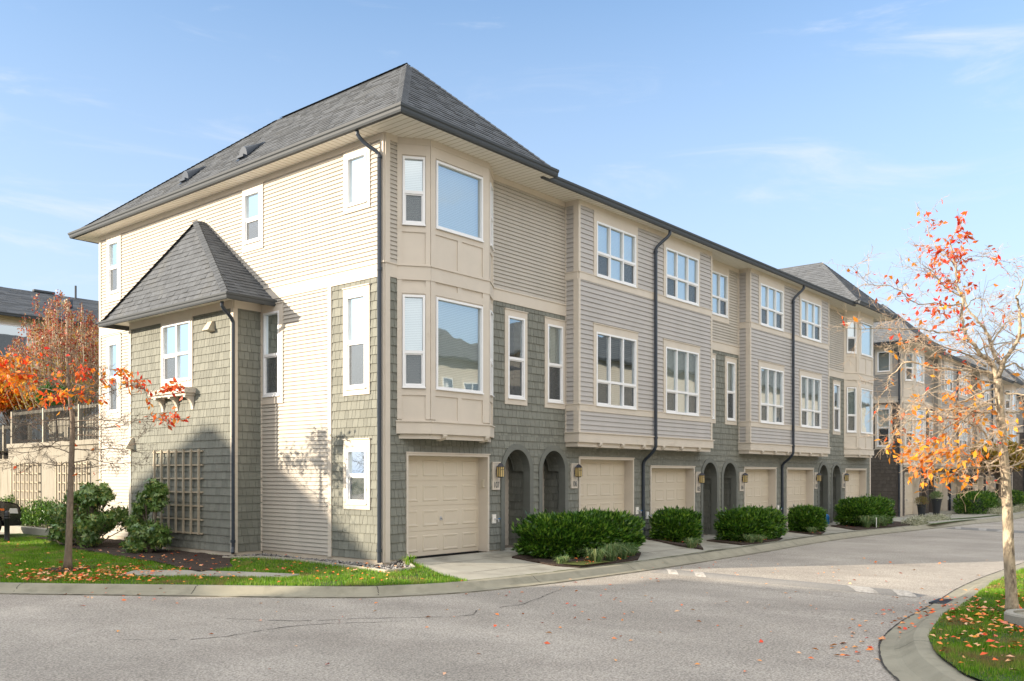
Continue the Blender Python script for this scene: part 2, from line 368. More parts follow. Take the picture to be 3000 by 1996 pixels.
# ------------------------------------------------------------------ windows and doors
def window(par,F,u0,u1,v0,v1,cols=1,mid=None,d=0.0,outer=None,back='blind',sash='low',head=True):
    """white vinyl window; outer=(a,b,c,d) gives the board surround"""
    f=MB();w=.045
    dz=d+.045
    F.box(f,u0,u0+w,v0,v1,d-.05,dz);F.box(f,u1-w,u1,v0,v1,d-.05,dz)
    F.box(f,u0+w,u1-w,v1-w,v1,d-.05,dz);F.box(f,u0+w,u1-w,v0,v0+w,d-.05,dz+.004)
    F.box(f,u0-.01,u1+.01,v0-.025,v0,d,dz+.02)
    cw=(u1-u0)/cols
    for i in range(1,cols): F.box(f,u0+cw*i-.022,u0+cw*i+.022,v0+w,v1-w,d-.048,dz-.006)
    if mid:
        for i in range(cols):
            a=u0+cw*i+(w if i==0 else .022);b=u0+cw*(i+1)-(w if i==cols-1 else .022)
            F.box(f,a,b,mid-.03,mid+.03,d-.046,dz-.003)
    par_w=f.build('window',MATS['white_vinyl'],par)
    if mid and sash:
        for i in range(cols):
            if cols>=2 and sash=='outer' and i not in ((0,2) if cols==3 else (cols-1,)): continue
            s=MB();a=u0+cw*i+(w if i==0 else .022);b=u0+cw*(i+1)-(w if i==cols-1 else .022)
            for q in ((a,a+.026,v0+w,mid-.03),(b-.026,b,v0+w,mid-.03),(a+.026,b-.026,v0+w,v0+w+.026),(a+.026,b-.026,mid-.056,mid-.03)):
                F.box(s,*q,d-.03,d+.02)
            s.build('sash','white_vinyl',par_w)
            s=MB();s.poly([F.p(a+.02,v0+w+.02,d-.004),F.p(b-.02,v0+w+.02,d-.004),F.p(b-.02,mid-.05,d-.004),F.p(a+.02,mid-.05,d-.004)])
            if 1: s.build('insect_screen','mesh_screen',par_w)
    g=MB();g.poly([F.p(u0+w,v0+w,d-.012),F.p(u1-w,v0+w,d-.012),F.p(u1-w,v1-w,d-.012),F.p(u0+w,v1-w,d-.012)])
    g.build('pane','glass',par_w)
    a,b,c,e=u0+.01,u1-.01,v0+.01,v1-.01
    if back in('blind','blind_dark','blind_shade'):
        m=MB();bb=d-.10
        m.poly([F.p(a,c,bb),F.p(b,c,bb),F.p(b,e,bb),F.p(a,e,bb)]);m.build('blind',back,par_w)
    else:
        m=MB();F.box(m,a-.1,b+.1,c-.1,e+.1,d-.7,d-.68);m.build('room','interior',par_w)
        if back=='curtain':
            m=MB();n=14
            for (x0,x1) in ((a,a+(b-a)*.3),(b-(b-a)*.3,b)):
                for i in range(n):
                    x=x0+(x1-x0)*i/n;y=x0+(x1-x0)*(i+1)/n
                    m.poly([F.p(x,c,d-.12-.03*(i%2)),F.p(y,c,d-.12-.03*((i+1)%2)),F.p(y,e,d-.12-.03*((i+1)%2)),F.p(x,e,d-.12-.03*(i%2))])
            m.build('curtain','curtain',par_w)
        if back=='half':
            m=MB();z=c+(e-c)*.45;m.poly([F.p(a,z,d-.10),F.p(b,z,d-.10),F.p(b,e,d-.10),F.p(a,e,d-.10)]);m.build('blind','blind',par_w)
    if outer:
        o=MB();A,B,Cc,D=outer;t0,t1=d+.002,d+.034
        if A<u0: F.box(o,A,u0,Cc,D,t0,t1)
        if B>u1: F.box(o,u1,B,Cc,D,t0,t1)
        if D>v1: F.box(o,u0,u1,v1,D,t0,t1)
        if Cc<v0: F.box(o,u0,u1,Cc,v0-.001,t0,t1)
        if head: F.box(o,A-.012,B+.012,D,D+.022,t0,t1+.022)
        o.build('trim','trim',par_w)
    # dark reveal box around
    rv=MB()
    F.box(rv,u0-.03,u0+.002,v0-.03,v1+.03,d-.3,d-.02);F.box(rv,u1-.002,u1+.03,v0-.03,v1+.03,d-.3,d-.02)
    F.box(rv,u0,u1,v1-.002,v1+.03,d-.3,d-.02);F.box(rv,u0,u1,v0-.03,v0+.002,d-.3,d-.02)
    rv.build('reveal','soffit',par_w)
    return par_w
def garage(par,X0,X1,base,top,handle_right=False):
    """sectional door recessed .27 behind trim; X0..X1 outer trim"""
    dp=.27;a,b=X0+.05,X1-.05
    t=MB()
    t.box(X0,a,-.035,dp,base,top);t.box(b,X1,-.035,dp,base,top);t.box(a,b,-.035,dp,top-.05,top);t.box(X0-.015,X1+.015,-.055,0,top,top+.022)
    frame=t.build('garage_frame','trim',par)
    d=MB();H=(top-.05-base)/4;W=(b-a)/4
    for i in range(4):
        z0=base+.012+i*H;z1=base+(i+1)*H+.004
        d.box(a,b,dp-.02,dp+.02,z0,z1);d.box(a,b,dp-.008,dp+.018,z1-.001,z1+.01)
        for j in range(4):
            x0,x1=a+W*j+.07,a+W*(j+1)-.07;y0,y1=z0+.09,z1-.09
            # raised panel with bevelled border
            for (s0,s1,dd0,dd1) in ((0,.035,.0,-.016),(.035,.05,-.016,-.016),(.05,.075,-.016,-.008)):
                pass
            o=[(x0,y0),(x1,y0),(x1,y1),(x0,y1)]
            def ring(k): return [(x0+k,y0+k),(x1-k,y0+k),(x1-k,y1-k),(x0+k,y1-k)]
            L=[(0,0),(.012,.010),(.03,.010),(.06,.001)]
            yb=dp-.02
            for (k0,h0),(k1,h1) in zip(L[:-1],L[1:]):
                r0,r1=ring(k0),ring(k1)
                for q in range(4):
                    w=(q+1)%4
                    d.poly([(r0[q][0],yb-.001-h0,r0[q][1]),(r0[w][0],yb-.001-h0,r0[w][1]),(r1[w][0],yb-.001-h1,r1[w][1]),(r1[q][0],yb-.001-h1,r1[q][1])])
            r=ring(.055);d.poly([(x,yb-.003,z) for x,z in r])
    door=d.build('garage_door','garage',par)
    s=MB();s.box(a,b,dp-.012,dp+.015,base-.02,base+.012);s.build('seal','black_iron',door)
    h=MB();c=(a+b)/2;z=base+1.02*H*1.45
    h.box(c-.025,c+.025,dp-.03,dp-.02,z-.04,z+.04);h.tube([(c,dp-.03,z),(c,dp-.07,z)],.009,8);h.tube([(c-.03,dp-.07,z+.02),(c,dp-.072,z),(c+.02,dp-.07,z-.035)],.008,6)
    h.build('handle','metal',door)
def archway(par,X0,X1,base,top):
    """outer trim X0..X1, arched opening, porch room behind"""
    w=.13;xc=(X0+X1)/2;Ro=(X1-X0)/2;Ri=Ro-w;sp=top-Ro*1.08
    k=1.08
    t=MB();y0,y1=-.04,.0
    def arc(Rr,n=20,kk=k): return [(xc-Rr*math.cos(math.pi*i/n),sp+Rr*kk*math.sin(math.pi*i/n)) for i in range(n+1)]
    ao,ai=arc(Ro),arc(Ri,20,(Ro*k-w)/(Ri))
    po=[(X0,base)]+ao+[(X1,base)];pi=[(xc-Ri,base)]+ai+[(xc+Ri,base)]
    for i in range(len(po)-1):
        a,b,c,d=po[i],po[i+1],pi[i+1],pi[i]
        t.poly([(a[0],y0,a[1]),(b[0],y0,b[1]),(c[0],y0,c[1]),(d[0],y0,d[1])])
        t.poly([(a[0],y0,a[1]),(b[0],y0,b[1]),(b[0],.02,b[1]),(a[0],.02,a[1])])
        up_=0<i<len(po)-2;dd_=.17
        t.poly([(d[0],y0,d[1]),(c[0],y0,c[1]),(c[0],dd_,c[1]),(d[0],dd_,d[1])])
        if up_:
            e=lambda p,k:(xc+(p[0]-xc)*k,sp+(p[1]-sp)*k)
            c2,d2=e(c,.92),e(d,.92);t.poly([(d2[0],.46,d2[1]),(c2[0],.46,c2[1]),(c[0]*1.0,.46,c[1]+.02),(d[0],.46,d[1]+.02)])
    tr=t.build('arch','arch_trim',par)
    # porch room
    xl,xr=xc-Ri-.08,xc+Ri+.08;D=.74;zt=top+.05
    r=MB();FR=Fr((xr,0,0),(0,1,0),(-1,0,0))
    cover(r,FR,.17,D,base,zt,kind='shingle')
    FL=Fr((xl,0,0),(0,1,0),(1,0,0));cover(r,FL,.17,D,base,zt,kind='shingle')
    # inside face of front wall (spandrel) and ceiling
    r.poly([(xl,.17,zt),(xr,.17,zt),(xr,D,zt),(xl,D,zt)])
    for i in range(len(pi)-1):
        c,d=pi[i],pi[i+1]
        if i==0 or i==len(pi)-2:
            sx=xl if i==0 else xr
            r.poly([(c[0],.17,c[1]),(d[0],.17,d[1]),(sx,.17,d[1]),(sx,.17,c[1])])
        else:
            for q0,q1 in ((.17,.24),(.24,.31),(.31,.38),(.38,.46)):
                r.poly([(c[0],q0,c[1]),(d[0],q0,d[1]),(d[0],q1-.006,d[1]),(c[0],q1-.006,c[1])])
            r.poly([(c[0],.46,c[1]),(d[0],.46,d[1]),(d[0],.46,zt),(c[0],.46,zt)])
    r.build('porch','shingle',par)
    fl=MB();fl.box(xl,xr,0,D,base-.15,base+.015);fl.build('porch_floor','concrete',par)
    bk=MB();bk.box(xl,xl+.12,D-.04,D+.02,base,base+2.1);bk.box(xr-.14,xr,D-.06,D+.02,base,base+2.1);bk.box(xl+.12,xr-.14,D-.04,D+.02,base+2.02,base+2.1)
    db=bk.build('door_frame','trim',par)
    dd=MB();dd.box(xl+.12,xr-.14,D-.01,D+.03,base+.02,base+2.02)
    for z0,z1 in ((.15,.85),(1.0,1.85)):
        for x0,x1 in ((xl+.2,xc-.03),(xc+.03,xr-.22)): dd.box(x0,x1,D-.025,D-.01,base+z0,base+z1)
    dr=dd.build('front_door','door_paint',par)
    bk=MB();bk.box(xl,xr,D+.02,D+.04,base,zt);bk.build('porch_back','arch_trim',par)
    mt=MB();mt.box(xc-.3,xc+.3,.2,.6,base+.015,base+.03);mt.build('doormat','mat_floor',par)
    return (X0+.05,X1-.05,base,top-.06,(lambda v,xc=xc,R1=Ro-.05,sp=sp: ((xc-R1,xc+R1) if v<sp else ((xc-R1*math.sqrt(max(0,1-((v-sp)/(R1*k))**2)),xc+R1*math.sqrt(max(0,1-((v-sp)/(R1*k))**2))))),sp))
def lampsign(par,x0,x1,base,num,side):
    p=MB();p.box(x0,x1,-.045,-.0,base+1.37,base+1.97);p.box(x0-.01,x1+.01,-.06,0,base+1.97,base+1.995)
    pl=p.build('number_board','trim',par)
    if num:
        cu=bpy.data.curves.new('number','FONT');cu.body=num;cu.size=.18;cu.align_x='CENTER';cu.extrude=.003
        o=bpy.data.objects.new('number',cu);COL.objects.link(o);dg=bpy.context.evaluated_depsgraph_get()
        me=bpy.data.meshes.new_from_object(o.evaluated_get(dg));bpy.data.objects.remove(o)
        me.transform(Matrix.Translation(((x0+x1)/2,-.051,base+1.415))@Matrix.Rotation(math.pi/2,4,'X')@Matrix.Diagonal((.72,1.1,1,1)))
        me.materials.clear();me.materials.append(MATS['digit']);o=bpy.data.objects.new('number',me);COL.objects.link(o);o.parent=pl
    xc=(x0+x1)/2+.02;zc=base+1.665
    l=MB();l.box(xc-.03,xc+.03,-.08,-.045,zc+.05,zc+.16)
    l.lathe((xc,-.15,zc+.24),[(.002,.07),(.03,.06),(.05,.05),(.105,.0),(.112,-.015),(.09,-.02)][::-1],4)
    l.lathe((xc,-.15,zc),[(.07,-.02),(.085,-.005),(.085,.0)],4)
    for sx in (-1,0,1):
        for sy in (-1,1): l.box(xc+sx*.062-.004,xc+sx*.062+.004,-.15+sy*.06-.004,-.15+sy*.06+.004,zc,zc+.225)
    for sy in (0,): 
        for sx in (-1,1): l.box(xc+sx*.062-.004,xc+sx*.062+.004,-.154,-.146,zc,zc+.225)
    l.box(xc-.066,xc+.066,-.214,-.208,zc+.15,zc+.16)
    lm=l.build('wall_lantern','lamp_metal',par)
    g=MB();g.box(xc-.056,xc+.056,-.206,-.094,zc,zc+.22);g.build('glass_shade','lamp_glass',lm)
def hosebib(par,x,base):
    p=MB();p.box(x,x+.12,-.035,0,base+.62,base+.82);b=p.build('tap_plate','soffit',par)
    t=MB();t.tube([(x+.06,-.035,base+.72),(x+.1,-.12,base+.71),(x+.1,-.13,base+.66)],.012,6);t.build('tap','metal',b)
    t=MB();t.tube([(x+.13,-.12,base+.735),(x+.13,-.12,base+.715)],.028,8);t.build('tap_handle','blue_plastic',b)
def gutterrun(mb,pts,drop=.13,w=.11):
    """K-style gutter outside of eave polyline pts (x,y,z top); outward left-hand side"""
    prof=[(0,0),(0,-drop),(w*.55,-drop),(w*.7,-drop*.75),(w*.75,-drop*.45),(w*.95,-drop*.3),(w,-drop*.05),(w,0),(w-.015,0),(w-.02,-.02),(.015,-.02)]
    n=len(pts);P=[Vector(p) for p in pts];rings=[]
    for i in range(n):
        def nrm(a,b):
            d=(b-a).normalized();return Vector((d.y,-d.x,0))
        if i==0: o=nrm(P[0],P[1])
        elif i==n-1: o=nrm(P[-2],P[-1])
        else:
            a,b=nrm(P[i-1],P[i]),nrm(P[i],P[i+1]);o=(a+b);o/= (1+a.dot(b))
        rings.append([P[i]+o*x+Vector((0,0,z)) for x,z in prof])
    k=len(prof)
    for i in range(n-1):
        for j in range(k):
            q=(j+1)%k;mb.poly([rings[i][j],rings[i+1][j],rings[i+1][q],rings[i][q]])
    mb.poly(rings[0]);mb.poly(rings[-1][::-1])
def pipe(mb,pts,w=.036): mb.tube(pts,w,8)
def subd(pts,it=2):
    pts=[Vector(p) for p in pts]
    for _ in range(it):
        o=[pts[0]]
        for a,b in zip(pts[:-1],pts[1:]): o+= [a*.75+b*.25,a*.25+b*.75]
        o.append(pts[-1]);pts=o
    return pts
# ------------------------------------------------------------------ the townhouse row
LEN=28.15;EZ=8.43;RT=8.58
def build_row():
    root=empty('townhouse_row')
    Fm=Fr((0,0,0),(1,0,0),(0,-1,0));Fl=Fr((0,0,0),(0,1,0),(-1,0,0))
    Fr_=Fr((LEN,0,0),(0,1,0),(1,0,0));Fb=Fr((0,12,0),(1,0,0),(0,1,0))
    mx=lambda a,b:(LEN-b,LEN-a)
    # ---- openings in the front wall
    holes=[]
    G=[(.56,3.06,0),(6.46,9.01,0),(9.87,12.41,-.2),(15.78,18.30,-.2),(19.2,21.7,-.2),(25.07,27.58,-.2)]
    for a,b,z in G:
        garage(root,a,b,z,z+2.15);holes.append((a+.02,b-.02,z-.5,z+2.14))
    AR=[(3.46,4.62,0),(4.84,6.0,0),(12.80,13.97,-.2),(14.15,15.31,-.2),(22.13,23.27,-.2),(23.50,24.66,-.2)]
    for a,b,z in AR: holes.append(archway(root,a,b,z,z+2.42))
    nums=[(3.16,3.41,0,'107'),(6.12,6.38,0,'106'),(12.48,12.74,-.2,'105'),(15.43,15.70,-.2,'104'),(21.78,22.05,-.2,'103'),(24.74,25.0,-.2,'102')]
    for a,b,z,n in nums: lampsign(root,a,b,z,n,0)
    for x,z in ((3.17,0),(9.12,0),(9.66,-.15),(18.42,-.2),(24.8,-.2)): hosebib(root,x,z)
    kp=MB();kp.box(2.965,3.008,.06,.13,1.42,1.60);kp.build('keypad','vent_paint',root,bevel=.005)
    # ---- windows in the main front wall
    def nw(a,b,c,d,bk):
        holes.append((a+.02,b-.02,3.34,5.46))
        window(root,Fm,c,d,3.47,5.34,1,4.38,0,(a,b,3.32,5.48),back=bk)
    nw(3.60,4.40,3.70,4.30,'room');nw(5.07,5.88,5.17,5.78,'half')
    nw(12.94,13.75,13.05,13.65,'blind');nw(14.40,15.21,14.51,15.09,'half')
    nw(22.27,23.08,22.37,22.98,'half');nw(23.70,24.51,23.78,24.41,'room')
    window(root,Fm,13.47,14.57,6.74,8.08,2,7.30,0,(13.36,14.67,6.55,8.31),back='blind',sash='outer',head=False)
    uh=[(13.38,14.65,6.56,8.30)]
    # ---- front wall cladding
    lo=MB()
    for a,b,z0 in ((0,9.45,.02),(9.45,LEN,-.18)):
        cover(lo,Fm,a+.1 if a==0 else a,b-.1 if b==LEN else b,z0,2.6,holes,'shingle')
        fz=MB();
    for a,b in ((.12,.40),(3.12,5.92),(12.75,15.40),(22.23,25.03),(27.75,28.03)):
        cover(lo,Fm,a,b,2.6,5.64,holes,'shingle')
    lo.build('shingle_cladding','shingle',root)
    up=MB()
    for a,b in ((.12,.40),(3.12,5.92),(12.75,15.40),(22.23,25.03),(27.75,28.03)): cover(up,Fm,a,b,5.88,8.32,uh,'siding')
    tr=MB()
    for a,b in ((0.0,.36),(3.16,5.92),(12.75,15.40),(22.23,24.99),(27.79,LEN)):
        tr=MB();Fm.box(tr,a,b,5.62,5.88,0,.03);Fm.box(tr,a,b,5.88,5.905,0,.05);tr.build('belt_board','trim',root)
        tr=MB();Fm.box(tr,a,b,8.31,8.45,0,.03);tr.build('frieze_board','trim',root)
    tr=MB()
    Fm.box(tr,0,.12,-.02,5.62,0,.032);Fm.box(tr,0,.12,5.905,8.31,0,.032)
    Fm.box(tr,LEN-.12,LEN,-.22,5.62,0,.032);Fm.box(tr,LEN-.12,LEN,5.905,8.31,0,.032)
    for x in (5.90,12.75,15.30,22.22): Fm.box(tr,x,x+.045,5.905,8.31,0,.025)
    for x in (3.17,24.94): Fm.box(tr,x,x+.04,5.905,8.31,0,.025)
    tr.build('trim_boards','trim',root);tr=MB()
    # ---- left wall
    LH=[(.41,1.21,7.05,8.30),(4.06,4.86,6.84,8.30),(10.73,11.53,6.52,8.30),
        (.42,1.22,3.34,5.48),(.41,1.21,1.02,2.42),(3.31,4.12,3.31,5.48),(10.73,11.53,3.28,5.55)]
    cover(up,Fl,.08,12-.08,5.88,8.32,LH,'siding')
    cover(up,Fl,1.72,4.14,.02,5.64,LH,'siding');cover(up,Fl,8.74,11.92,.02,5.64,LH,'siding')
    sl=MB();cover(sl,Fl,.08,1.64,.02,5.64,LH,'shingle');sl.build('shingle_cladding','shingle',root)
    Fl.box(tr,-.0,12,5.62,5.88,0,.031);Fl.box(tr,-.03,12,5.88,5.905,0,.052);tr.build('belt_board','trim',root)
    tr=MB();Fl.box(tr,0,12,8.31,8.45,0,.031);tr.build('frieze_board','trim',root);tr=MB()
    for q in ((0,.10,-.02,5.62),(0,.10,5.905,8.31),(11.9,12,-.02,5.62),(11.9,12,5.905,8.31),(1.62,1.73,0,5.62)):
        tr=MB();Fl.box(tr,*q,0,.033);tr.build('corner_board','trim',root)
    tr=MB()
    # other end and back, plain
    cover(up,Fr_,.1,11.9,5.88,8.32,[],'siding');cover(up,Fr_,.1,11.9,-.2,5.64,[],'siding')
    Fr_.box(tr,0,12,5.62,5.88,0,.031);Fr_.box(tr,0,12,8.31,8.45,0,.031);Fr_.box(tr,0,.1,-.22,5.62,0,.033);Fr_.box(tr,0,.1,5.88,8.31,0,.033)
    cover(up,Fb,.1,LEN-.1,-.2,8.45,[],'siding')
    tr.build('trim_boards','trim',root)
    up.build('lap_siding','siding',root)
    for a,b in ((0,4.10),(8.8,12)):
        fd=MB();Fl.box(fd,a,b,-.4,.03,-.2,-.005);fd.build('foundation','foundation',root)
    xs=[0]+[v for g in sorted([(a,b) for a,b,z in G]+[(a,b) for a,b,z in AR]) for v in g]+[LEN]
    for a,b in zip(xs[::2],xs[1::2]):
        fd=MB();Fm.box(fd,a,b,-.6,.03 if b<9.5 else (-.17),-.2,-.004);fd.build('foundation','foundation',root)
    fd=MB();Fr_.box(fd,0,12,-.6,-.18,-.2,-.005)
    fd.build('foundation','foundation',root)
    W=lambda *a,**k:window(root,Fl,*a,**k)
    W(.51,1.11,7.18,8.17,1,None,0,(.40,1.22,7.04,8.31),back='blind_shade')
    W(4.16,4.79,7.03,8.17,1,7.56,0,(4.05,4.87,6.83,8.31),back='curtain',head=False)
    W(10.85,11.42,6.74,8.16,1,7.46,0,(10.72,11.54,6.51,8.31),back='blind',head=False)
    W(.52,1.13,3.46,5.34,1,4.40,0,(.41,1.23,3.32,5.50),back='half')
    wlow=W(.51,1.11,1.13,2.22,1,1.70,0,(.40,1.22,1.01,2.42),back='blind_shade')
    W(3.43,4.03,3.47,5.34,1,4.38,0,(3.30,4.13,3.29,5.50),back='curtain')
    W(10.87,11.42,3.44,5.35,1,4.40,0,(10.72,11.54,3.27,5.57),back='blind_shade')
    wlow['keep']=1
    # ---- bump-out
    X=-.73;b0,b1=4.12,8.78
    Fp=Fr((X,0,0),(0,1,0),(-1,0,0));Fs=Fr((0,b0,0),(-1,0,0),(0,-1,0));Ft=Fr((0,b1,0),(-1,0,0),(0,1,0))
    bm=MB();h=[(5.80,7.19,3.77,5.46)]
    cover(bm,Fp,b0+.07,b1-.07,.0,5.40,h,'shingle');cover(bm,Fs,.0,.66,.0,5.40,[],'shingle');cover(bm,Ft,.0,.66,.0,5.40,[],'shingle')
    bo=bm.build('bump_out','shingle',root)
    t=MB()
    Fp.box(t,b0,b1,5.38,5.58,0,.03);Fs.box(t,0,.73,5.38,5.58,0,.03);Ft.box(t,0,.73,5.38,5.58,0,.03)
    Fp.box(t,b0-.032,b0+.075,-.02,5.38,0,.032);Fs.box(t,.65,.73,-.02,5.38,0,.032);Fp.box(t,b1-.08,b1+.03,-.02,5.38,0,.032);Fs.box(t,0,.05,-.02,5.38,0,.02)
    t.build('corner_boards','trim',bo)
    q=MB();Fp.box(q,b0,b1,-.4,.01,-.2,-.004);Fs.box(q,0,.73,-.4,.01,-.2,-.004);q.build('footing','foundation',bo)
    window(root,Fp,5.86,7.13,3.93,5.30,2,4.56,0,(5.78,7.21,3.75,5.47),back='curtain',sash='outer',head=False)
    s=MB();Fp.box(s,5.66,7.32,3.60,3.72,0,.30);Fp.box(s,5.70,7.28,3.54,3.60,0,.25)
    for y in (5.78,6.46,7.12):
        prof=[(X,3.54),(X-.24,3.54),(X-.24,3.50)]+[(X-.24+.20*math.sin(a)*1.0,3.50-.28*(1-math.cos(a))) for a in [R(15*i) for i in range(1,7)]]+[(X,3.20)]
        s.prism([(x,z) for x,z in prof],1,y-.045,y+.045)
    s.build('window_shelf','trim',root)
    for (y,z) in ((4.98,5.06),):
        v=MB();v.hexa([(X-.0,y-.13,z-.12),(X-.19,y-.13,z-.10),(X-.19,y+.13,z-.10),(X,y+.13,z-.12),(X,y-.10,z+.13),(X-.07,y-.10,z+.10),(X-.07,y+.10,z+.10),(X,y+.10,z+.13)])
        v.build('vent_hood','vent_paint',root,bevel=.006)
    v=MB();v.hexa([(X,8.98-.42,2.34),(X-.24,8.98-.42,2.36),(X-.24,8.72,2.36),(X,8.72,2.34),(X,8.58,2.66),(X-.08,8.58,2.62),(X-.08,8.70,2.62),(X,8.70,2.66)])
    v.build('vent_hood','vent_paint',root,bevel=.006)
    # trellis
    t=MB()
    for i in range(7):
        y=5.43+i*.335;Fp.box(t,y-.022,y+.022,.34,2.30,.055,.095)
    for i in range(7):
        z=.36+i*.315;Fp.box(t,5.32,7.58,z-.018,z+.018,.02,.055)
    t.build('trellis','lattice',root)
    # bump roof
    e0,e1=3.62,9.34;ex=-1.20;ez=5.58;ap=(-.22,6.5,7.84);aw=(-.012,6.5,7.86)
    rf=MB()
    roofplane(rf,[(ex,e0,ez),(ex,e1,ez),ap],wid=(.12,.22))
    roofplane(rf,[(ex,e0,ez),(-.012,e0,ez),aw,ap],wid=(.12,.22));roofplane(rf,[(ex,e1,ez),(-.012,e1,ez),aw,ap],wid=(.12,.22))
    hipcap(rf,(ex,e0,ez+.01),(ap[0],ap[1],ap[2]+.01),.11,.13);hipcap(rf,(ex,e1,ez+.01),(ap[0],ap[1],ap[2]+.01),.11,.13)
    br=rf.build('bump_roof','roofing',root)
    so=MB();so.box(ex,-.012,e0,e1,5.56,5.575);so.build('soffit','soffit',br)
    gu=MB();gutterrun(gu,[(-.01,e1,ez-.0),(ex,e1,ez),(ex,e0,ez),(-.01,e0,ez)],.13,.09);gu.build('gutter','gutter',br)
    fl=MB()
    for yy in (e0,e1):
        a=Vector((-.016,yy,ez+.04));b=Vector(aw)+Vector((-.004,0,.04));u=Vector((0,0,.06));fl.poly([a,b,b+u,a+u]);fl.poly([a+u,b+u,b+u+Vector((.02,0,0)),a+u+Vector((.02,0,0))])
    fl.build('flashing','siding',br)
    # ---- main roof
    rf=MB();e=-.44;f=-.95;f2=-.72;xr=1.92;A=(xr,1.41,10.87);B=(xr,6.2,10.87);bk=12.7;x2=4.28
    roofplane(rf,[(e,bk,RT),(e,f,RT),A,B]);roofplane(rf,[(e,f,RT),(x2,f,RT),A])
    roofplane(rf,[(x2,f2,RT),(LEN-x2,f2,RT),(LEN-xr,6.2,10.87),(xr,6.2,10.87)],wid=(.3,.6),e=.16)
    rf.poly([A,B,(x2,f2,RT-.002),(x2,f,RT-.002)])
    m=lambda p:(LEN-p[0],p[1],p[2])
    roofplane(rf,[m((x2,f,RT)),m((e,f,RT)),m(A)])
    # visible inner slope of the far tower
    def clipq():
        # planes: z=10.87-(xr' - x) facing -X ; eave side hidden behind main roof
        return [m((x2,f,RT)),m((x2,f2,RT)),m(B),m(A)]
    Q=clipq();rfm=MB();roofplane(rf,[Q[0],Q[1],Q[2],Q[3]])
    rf.poly([m((e,bk,RT)),m((e,f,RT)),m(A),m(B)]);rf.poly([(e,bk,RT),m((e,bk,RT)),m(B),B])
    for c in ((e,f,RT),(x2,f,RT)):
        hipcap(rf,(c[0],c[1],c[2]+.01),(A[0],A[1],A[2]+.01));hipcap(rf,m((c[0],c[1],c[2]+.01)),m((A[0],A[1],A[2]+.01)))
    hipcap(rf,(e,bk,RT+.01),(B[0],B[1],B[2]+.01));hipcap(rf,(xr,1.41,10.88),(xr,6.2,10.88))
    roof=rf.build('roof','roofing',root)
    so=MB();so.box(e,x2,f,.0,EZ+.006,EZ+.02);so.box(LEN-x2,LEN-e,f,.0,EZ+.006,EZ+.02);so.box(x2,LEN-x2,f2,0,EZ+.008,EZ+.022)
    so.box(e,0,0,bk,EZ+.005,EZ+.019);so.box(LEN,LEN-e,0,bk,EZ+.005,EZ+.019);so.box(0,LEN,12,bk,EZ+.004,EZ+.018)
    so.build('soffit','soffit',roof)
    pl=MB()
    x=e+.1
    # shallow board joints of the soffit
    y=.02
    while x<LEN-e:
        lim=f+.02 if (x<x2 or x>LEN-x2) else f2+.02
        pl.box(x-.004,x+.004,lim,-.01,EZ+.001,EZ+.0055);x+=.15
    y=.1
    while y<12.6: pl.box(e+.01,-.01,y-.004,y+.004,EZ+.0005,EZ+.0045);y+=.15
    pl.build('soffit_joints','vent_paint',roof)
    gu=MB()
    gutterrun(gu,[(e+1.2,bk,RT),(e,bk,RT),(e,f,RT),(x2,f,RT)],.15,.11);gu.build('gutter','gutter',roof)
    gu=MB();gutterrun(gu,[(x2-.25,f2,RT-.03),(LEN-x2+.25,f2,RT-.03)],.15,.11);gu.build('gutter','gutter',roof)
    gu=MB();gutterrun(gu,[(LEN-x2,f,RT),(LEN-e,f,RT),(LEN-e,bk,RT)],.15,.11);gu.build('gutter','gutter',roof)
    fa=MB();fa.box(e-.004,e+.02,f-.004,bk,EZ,RT-.01);fa.box(e,x2,f-.003,f+.02,EZ+.001,RT-.01);fa.box(x2-.25,LEN-x2+.25,f2-.002,f2+.02,EZ+.002,RT-.02);fa.box(LEN-x2,LEN-e,f-.003,f+.02,EZ+.001,RT-.01);fa.box(LEN-e-.02,LEN-e+.004,f,bk,EZ,RT-.01)
    fa.box(x2-.02,x2,f,f2,EZ,RT-.01);fa.box(LEN-x2,LEN-x2+.02,f,f2,EZ,RT-.01);fa.box(0,LEN,bk-.02,bk,EZ,RT)
    fa.build('fascia','gutter',roof)
    for (x,y) in ((.33,5.0),(.33,7.57)):
        z=RT+(x+.44)
        v=MB();v.poly([(x-.32,y-.22,z-.31),(x+.2,y-.22,z+.21),(x+.2,y+.22,z+.21),(x-.32,y+.22,z-.31)])
        n=10;pr=[(y-.17*math.cos(math.pi*i/n),.02+.24*math.sin(math.pi*i/n)) for i in range(n+1)]
        for i in range(n):
            a,b=pr[i],pr[i+1];v.poly([(x-.26,a[0],z-.25+a[1]),(x-.26,b[0],z-.25+b[1]),(x+.2,b[0],z+.22),(x+.2,a[0],z+.22)])
        v.poly([(x-.26,p[0],z-.25+p[1]) for p in pr]);v.box(x-.34,x-.24,y-.13,y+.13,z-.26,z-.2)
        v.build('roof_vent','pipe',roof)
